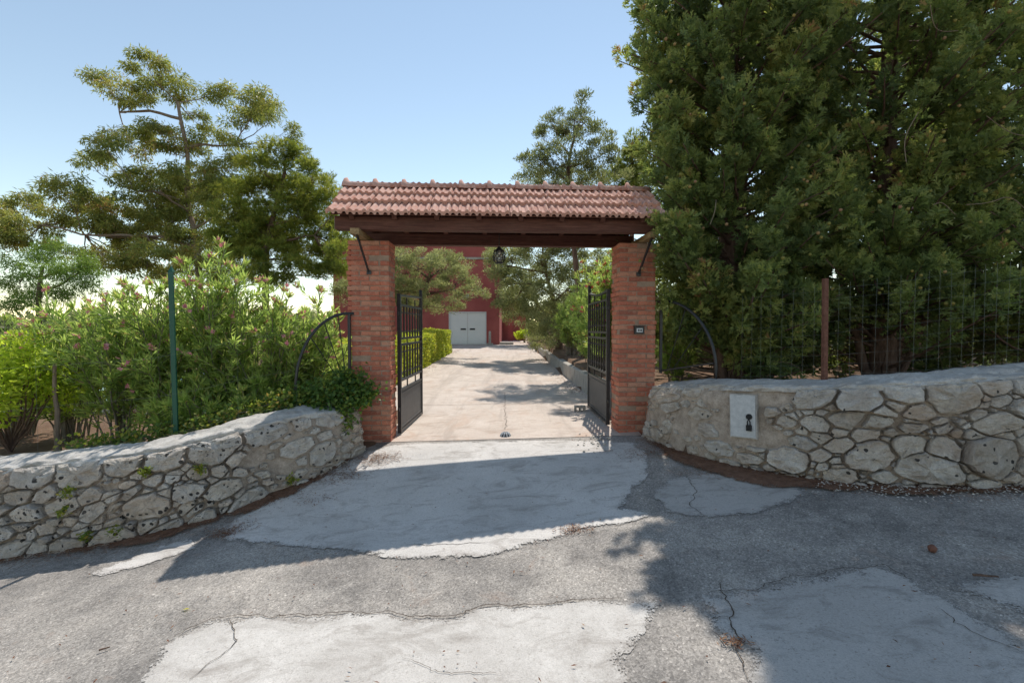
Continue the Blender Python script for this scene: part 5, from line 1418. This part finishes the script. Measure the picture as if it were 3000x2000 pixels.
def put_sprays(acc, Pn, D, size, tint, r_):
    n = len(Pn); D = nrm(D); S = nrm(np.cross(D, r_.normal(size=(n, 3)))); N = np.cross(D, S)
    which = r_.integers(0, len(SPR), n)
    for k, (TV, TF) in enumerate(SPR):
        m = which == k; c = int(m.sum())
        if not c: continue
        B = np.stack([D[m], S[m], N[m]], 1) * np.asarray(size)[m][:, None, None]
        V = np.einsum('vk,nkj->nvj', TV, B) + Pn[m][:, None, :]
        F = TF[None] + (np.arange(c) * len(TV))[:, None, None]
        acc.add(V.reshape(-1, 3), F.reshape(-1, 3), np.repeat(tint[m], len(TV)))

def cypress(label, x, y, zmin, ztop, rmax, seed, nb, per, extra=(), facing=True, cones=60, ssz=0.104):
    r_ = np.random.default_rng(seed); g0 = gl0(x, y)
    root = thing('cypress_tree', label, 'tree', (x, y, g0), group='cypresses behind the right wall')
    w = Acc(); cr = Acc(); cn = Acc()
    tr, rad = limb((x, y, g0 - 0.2), (x + r_.normal(0, .1), y, ztop - 0.6), 0.19, 0.03, r_, 14, 0.02)
    w.tube(tr, rad, 9)
    for k in range(5):                                   # leaning secondary trunks
        an = r_.uniform(0, 6.28); e = np.array([x + 0.7 * math.cos(an), y + 0.6 * math.sin(an), g0 + r_.uniform(2.2, 3.5)])
        p_, rr = limb((x + 0.12 * math.cos(an), y + 0.12 * math.sin(an), g0 - 0.1), e, r_.uniform(0.05, 0.09), 0.02, r_, 9, 0.07); w.tube(p_, rr, 6)
    ends = []
    for k in range(nb):
        f = ((k + r_.random()) / nb) ** 1.0
        h = zmin + (ztop - zmin) * f
        an = k * 2.399963 + r_.normal(0, 0.25)
        prof = rmax * (1 - max(0, (f - 0.55) / 0.45) ** 1.5) * (0.90 + 0.10 * math.sin(h * 2.1 + seed))
        L = prof * r_.uniform(0.78, 1.12)
        ends.append((h, an, L))
    jobs = []
    for h, an, L in ends:
        d = np.array([math.cos(an), math.sin(an), 0.0])
        if h > 6.9 and r_.random() < 0.4: continue
        if facing and d[1] > 0.30 and r_.random() < 0.62: continue
        e = np.array([x, y, h]) + d * L; s = np.array([x, y, h - L * r_.uniform(0.15, 0.45)]) + d * 0.05
        jobs.append((s, e, 1.0))
    for e in extra: jobs.append((np.array([x, y, e[2] - 0.3]), np.array(e[:3]), e[3] if len(e) > 3 else 1.0))
    for s, e, kf in jobs:
        if s[2] < g0 + 0.1: s[2] = g0 + 0.1
        L = np.linalg.norm(e - s); pts, rr = limb(s, e, 0.028, 0.006, r_, 8, 0.06, -0.05); w.tube(pts, rr, 5, cap=False)
        ax = nrm(e - s + [0, 0, 0.35 * L])
        # several feathery plumes crowd the outer half of each bough
        npl = 5
        shade = r_.normal(0.0, 0.14)
        for q in range(npl):
            t = 0.35 + 0.62 * (q + r_.random()) / npl
            k = min(int(t * 7), 6); c0 = pts[k] + (pts[k + 1] - pts[k]) * (t * 7 - k)
            pd = nrm(ax * 0.7 + r_.normal(0, 0.5, 3) + [0, 0, 0.35]); pl = r_.uniform(0.18, 0.42) * kf
            n = int(per / npl)
            tt = r_.random(n); rad_ = (0.025 + 0.095 * np.sin(np.minimum(tt * 1.15, 1) * math.pi) ** 0.8) * r_.random(n) ** 0.4 * kf
            u = rdirs(n, r_); u = u - (u @ pd)[:, None] * pd; u = nrm(u)
            Pn = c0 + pd * (tt * pl)[:, None] + u * rad_[:, None]
            D = pd * 0.75 + u * 0.85 + r_.normal(0, 0.4, (n, 3)) + [0, 0, 0.1]
            put_sprays(cr, Pn, D, ssz * r_.uniform(0.7, 1.3, n) * (0.8 + 0.2 * kf), np.clip(0.40 + shade + 0.45 * (tt - 0.45) + r_.normal(0, 0.13, n), 0, 1), r_)
    nc = 0
    for s, e, kf in jobs:
        if nc >= cones: break
        if e[1] < y - 0.35 * rmax and e[2] > 1.9 and r_.random() < 0.55:
            for q in range(r_.integers(1, 4)):
                c = e + r_.normal(0, 0.13, 3) + [0, -0.19, -0.02]; rr = r_.uniform(0.017, 0.024)
                th = np.linspace(0, math.pi, 5); A = Acc().lathe([(max(rr * math.sin(t), 1e-4), -rr * math.cos(t)) for t in th], c, 7)
                cn.add(A.V[0], A.F[0], r_.random())
            nc += 1
    # dead inner twigs low in the crown
    for k in range(80):
        an = r_.uniform(0, 6.28); h = g0 + r_.uniform(0.15, 2.4); L = r_.uniform(0.6, rmax * 0.95)
        s = np.array([x, y, h]) + [0.1 * math.cos(an), 0.1 * math.sin(an), 0]
        p_, rr = limb(s, s + [L * math.cos(an), L * math.sin(an), r_.uniform(-0.1, 0.6) * L], 0.012, 0.003, r_, 7, 0.10); w.tube(p_, rr, 4, cap=False)
        for q in range(2):
            st = p_[r_.integers(2, 6)]; p2, r2 = limb(st, st + rdirs(1, r_)[0] * 0.4, 0.005, 0.002, r_, 5, 0.12); w.tube(p2, r2, 3, cap=False)
    w.build('trunk', M('bark_brown'), root, smooth=True)
    cr.build('crown', M('leaf_cypress'), root, tint=True)
    if nc: cn.build('cones', M('cone_yellow'), root, smooth=True, tint=True)['kind'] = 'stuff'
    return root
def ex(px, py, d, k=1.0): p_ = P(px, py, d); return (p_[0], p_[1], p_[2], k)
cypress('cypress pressed against the brick pillar and the tiled roof end', 3.35, 6.95, 1.35, 10.0, 1.62, 901, 390, 345, cones=90,
    extra=[ex(1918, 650, 5.6, .7), ex(1930, 645, 5.75, .8), ex(1930, 690, 5.65, .8), ex(1955, 570, 5.9), ex(1975, 660, 5.6), ex(1985, 740, 5.7), ex(1950, 780, 6.2), ex(1990, 860, 6.3), ex(2050, 900, 6.2), ex(2020, 800, 5.9), ex(2100, 850, 5.9),
           ex(2160, 930, 6.0), ex(2250, 900, 5.8), ex(2230, 990, 6.1), ex(2300, 1020, 6.2), ex(2120, 990, 6.4), ex(2180, 1040, 6.4), ex(2060, 820, 5.7), ex(2200, 800, 5.6), ex(2330, 850, 5.6), ex(1960, 730, 5.8, .9), ex(2290, 1060, 6.1), ex(2240, 1060, 6.2),
           ex(1925, 460, 6.1), ex(1900, 380, 6.3), ex(1890, 250, 6.5), ex(1880, 120, 6.7), ex(1900, 30, 6.8), ex(1950, 300, 6.0), ex(1970, 180, 6.1), ex(2000, 420, 5.8), ex(2010, 90, 6.0), ex(1905, 520, 6.2), ex(1880, 320, 6.6), ex(1890, 440, 6.5), ex(1885, 180, 6.7), ex(1880, 60, 6.9)])
cypress('cypress with thick bare trunk in the middle of the row', 5.75, 7.05, 1.70, 10.0, 1.95, 902, 380, 335, cones=90,
    extra=[ex(2420, 760, 5.6), ex(2500, 800, 5.6), ex(2560, 820, 5.7), ex(2650, 830, 5.6), ex(2740, 850, 5.6), ex(2800, 870, 5.5), ex(2700, 780, 5.4), ex(2450, 600, 5.6), ex(2540, 700, 5.5), ex(2380, 480, 5.8), ex(2620, 620, 5.4), ex(2780, 760, 5.3)])
cypress('cypress at the far end of the row with drooping boughs', 8.5, 7.0, 1.65, 9.6, 1.95, 903, 240, 300, cones=40,
    extra=[ex(2850, 760, 5.6), ex(2920, 820, 5.5), ex(2970, 700, 5.4), ex(2900, 620, 5.6), ex(2980, 860, 5.5)])
cypress('cypress standing behind between the pillar tree and middle one', 4.7, 9.3, 0.7, 8.6, 1.7, 904, 150, 100, cones=0, ssz=0.22)
cypress('cypress standing in the rear row before the tan wall', 8.2, 9.9, 0.7, 8.4, 1.8, 905, 140, 100, cones=0, ssz=0.22)
cypress('rear cypress beyond the far end of the front row', 11.4, 9.0, 0.7, 8.4, 1.8, 906, 120, 100, cones=0, ssz=0.22)

# dry bent twigs caught in the cypress
tw_r = np.random.default_rng(31)
for i, (pts, lab) in enumerate([([(2640, 480), (2690, 430), (2680, 390), (2660, 340)], None)]): pass
TW = [([(2655, 475), (2648, 420), (2660, 380), (2690, 330)], 5.15, 'pale curved dry twig hanging in the middle cypress'), ([(2890, 340), (2930, 370), (2970, 395), (3030, 400)], 5.2, 'forked dry twig sticking out of the end cypress'),
      ([(2830, 600), (2900, 595), (2960, 570), (3010, 620)], 5.15, 'long arched dry twig on the end cypress'), ([(2735, 600), (2760, 590), (2790, 620), (2800, 630)], 5.2, 'short hooked dry twig on the middle cypress'),
      ([(2725, 15), (2735, 80), (2760, 95), (2810, 90)], 5.3, 'dry twig bent round high in the middle cypress'), ([(2080, 658), (2095, 620), (2098, 585)], 5.45, 'thin straight dry twig above the quarter-arch panel')]
for pts, d, lab in TW:
    q, _ = resample(np.array([P(a, b, d + 0.05 * k) for k, (a, b) in enumerate(pts)] + [P(pts[-1][0], pts[-1][1], d + 1.0)]), 0.05)
    o = Acc().tube(q, np.linspace(0.0035, 0.006, len(q)), 5).build('dry_twig', M('dead_twig'), smooth=True); tag(o, lab, 'twig', 'dry twigs in the cypresses')

# ------------------------------------------------------------------ litter and small things on the ground
r_ = np.random.default_rng(51)
def scatter_on(W, N, i0, i1, n, a, spread):
    i = r_.integers(i0, min(i1, len(W)), n); off = a + np.abs(r_.normal(0, spread, n))
    p_ = W[i, :2] + N[i] * off[:, None] + r_.normal(0, 0.03, (n, 2)); return p_
def lay(p_, lift): return np.concatenate([p_, (gz(p_[:, 0], p_[:, 1]) + lift)[:, None]], 1)
nd = Acc()
for W, N, i0, i1, n, sp in ((RW, RN, 4, 120, 5200, 0.13), (LW, LN, 10, 150, 4600, 0.12)):
    p_ = scatter_on(W, N, i0, i1, n, 0.0, sp); q = lay(p_, 0.024)
    an = r_.uniform(0, 6.28, n); D = np.stack([np.cos(an), np.sin(an), r_.normal(0, 0.12, n)], 1)
    leaves(nd, q, D, r_.uniform(0.02, 0.06, n), 0.004, r_, r_.random(n), 0.0, np.array([0, 0, 3.0]))
for px, py, n, sp in ((1105, 1345, 700, 0.12), (660, 1565, 260, 0.06), (700, 1545, 120, 0.08), (1680, 1555, 160, 0.06), (910, 1470, 120, 0.10), (1010, 1400, 300, 0.10), (1900, 1330, 500, 0.16), (2160, 1890, 60, 0.03), (1000, 1350, 250, 0.08), (2060, 1385, 160, 0.10)):
    c = G(px, py)[:2]; p_ = c + r_.normal(0, sp, (n, 2)) * [1.3, 0.8]; q = lay(p_, 0.024)
    an = r_.uniform(0, 6.28, n); D = np.stack([np.cos(an), np.sin(an), r_.normal(0, 0.1, n)], 1)
    leaves(nd, q, D, r_.uniform(0.02, 0.05, n), 0.006, r_, r_.random(n), 0.0, np.array([0, 0, 3.0]))
for k in range(60):                                      # dry leaves blown along the driveway edges and joints
    y = r_.uniform(7, 24); n = 26; xk = float(kerbx(y)) - 0.12 if k % 2 else (-2.9 if y > 8.6 else -2.1)
    p_ = np.array([xk, y]) + r_.normal(0, 1, (n, 2)) * [0.16, 0.5]; p_ = p_[(p_[:, 0] < kerbx(p_[:, 1]) - 0.02)]; n = len(p_); q = lay(p_, 0.016)
    an = r_.uniform(0, 6.28, n); leaves(nd, q, np.stack([np.cos(an), np.sin(an), r_.normal(0, 0.1, n)], 1), r_.uniform(0.03, 0.08, n), r_.uniform(0.01, 0.025, n), r_, r_.random(n), 0.1, np.array([0, 0, 3.0]))
n = 500; p_ = np.stack([r_.uniform(-3.5, 4.5, n), r_.uniform(1.6, 6.0, n)], 1); p_ = p_[p_[:, 1] < ywall(p_[:, 0]) - 0.05]; n = len(p_); q = lay(p_, 0.02)
an = r_.uniform(0, 6.28, n); leaves(nd, q, np.stack([np.cos(an), np.sin(an), r_.normal(0, 0.1, n)], 1), r_.uniform(0.012, 0.04, n), r_.uniform(0.004, 0.012, n), r_, r_.random(n), 0.1, np.array([0, 0, 3.0]))
tag(nd.build('needle_litter', M('dry_needle'), tint=True), 'brown dry needles and leaf litter strewn along the wall feet', 'litter', kind='stuff')
pt = Acc(); n = 1100
p_ = scatter_on(RW, RN, 44, 118, n, 0.02, 0.17); p_ = p_[(p_[:, 0] > 2.3)]; n = len(p_); q = lay(p_, 0.028)
an = r_.uniform(0, 6.28, n); leaves(pt, q, np.stack([np.cos(an), np.sin(an), r_.normal(0, 0.2, n)], 1), r_.uniform(0.012, 0.028, n), r_.uniform(0.010, 0.018, n), r_, r_.random(n), 0.2, np.array([0, 0, 3.0]))
tag(pt.build('fallen_petals', M('white_petal')), 'small pale fallen petals scattered below the right stone wall', 'petals', kind='stuff')
# loose pebbles at the right pillar
pg = Acc()
for k in range(46):
    c = G(1735 + r_.normal(0, 26), 1292 + r_.normal(0, 13)); s_ = r_.uniform(0.008, 0.02)
    V = rdirs(12, r_) * s_ * [1, 1, 0.6]
    th = np.linspace(0, math.pi, 4); A = Acc().lathe([(max(s_ * math.sin(t), 1e-4) * r_.uniform(0.8, 1.2), -s_ * 0.6 * math.cos(t)) for t in th], (c[0], c[1], gz(c[0], c[1]) + 0.012 + s_ * 0.4), 6)
    pg.add(A.V[0], A.F[0])
tag(pg.build('pebbles', M('pebble')), 'loose pale pebbles beside the right brick pillar', 'pebbles', kind='stuff')
# gate stop in the driveway
c = G(1481, 1278); g0 = float(gz(c[0], c[1]))
gs = thing('gate_stop', 'ribbed metal gate stop dome on the driveway centre line', 'gate stop', (c[0], c[1], g0))
Acc().lathe([(0.07, 0.0), (0.066, 0.015), (0.052, 0.038), (0.03, 0.05), (0.001, 0.054)], (c[0], c[1], g0 + 0.004), 20).build('dome', M('grey_iron'), gs, smooth=True)
for k in range(10):
    an = k * math.pi / 5
    Acc().tube([(c[0] + r * math.cos(an), c[1] + r * math.sin(an), g0 + z) for r, z in ((0.074, 0.006), (0.069, 0.022), (0.054, 0.045), (0.032, 0.057))], 0.007, 5).build('rib', M('plate_white'), gs, smooth=True)
# concrete block holding the gate
c = G(1700, 1206); g0 = float(gz(c[0], c[1]))
cb = thing('concrete_block', 'small hollow white concrete block holding the gate open', 'block', (c[0], c[1], g0))
a = Acc(); a.box((c[0], c[1] + 0.05, g0 + 0.085), (0.19, 0.11, 0.03)); a.box((c[0] - 0.08, c[1] + 0.05, g0 + 0.037), (0.03, 0.11, 0.066)); a.box((c[0] + 0.08, c[1] + 0.05, g0 + 0.037), (0.03, 0.11, 0.066)); a.box((c[0], c[1] + 0.05, g0 + 0.037), (0.025, 0.105, 0.066))
a.build('shell', M('kerb_concrete'), cb)
# fallen cone, stick and leaf on the road
c = G(2731, 1617); rr = 0.026
A = Acc().lathe([(max(rr * math.sin(t) * (1 + 0.12 * math.cos(9 * t)), 1e-4), -rr * math.cos(t)) for t in np.linspace(0, math.pi, 9)], (c[0], c[1], gz(c[0], c[1]) + rr), 9)
tag(A.build('fallen_cone', M('rusty_iron')), 'single brown cypress cone lying on the shaded asphalt', 'cone')
def stick(px0, py0, px1, py1, r, lab):
    a0, a1 = G(px0, py0), G(px1, py1); p_, q_ = limb(a0 + [0, 0, r + 0.012], a1 + [0, 0, r + 0.012], r, r * 0.6, r_, 6, 0.04)
    tag(Acc().tube(p_, q_, 6).build('stick', M('bark_brown'), smooth=True), lab, 'stick')
stick(2850, 1692, 2925, 1698, 0.008, 'short dark stick lying on the pale concrete patch')
stick(290, 1912, 322, 1902, 0.006, 'small dark twig lying on the sunlit asphalt')
c = G(543, 1788); lf2 = Acc(); leaves(lf2, np.array([[c[0] - 0.02, c[1], gz(c[0], c[1]) + 0.008]]), np.array([[1, 0.1, 0.15]]), 0.05, 0.022, r_, np.array([0.95]), 0.2, np.array([0, 0, 1.0]))
tag(lf2.build('fallen_leaf', M('leaf_hedge'), tint=True), 'single yellow fallen leaf on the sunlit asphalt', 'leaf')
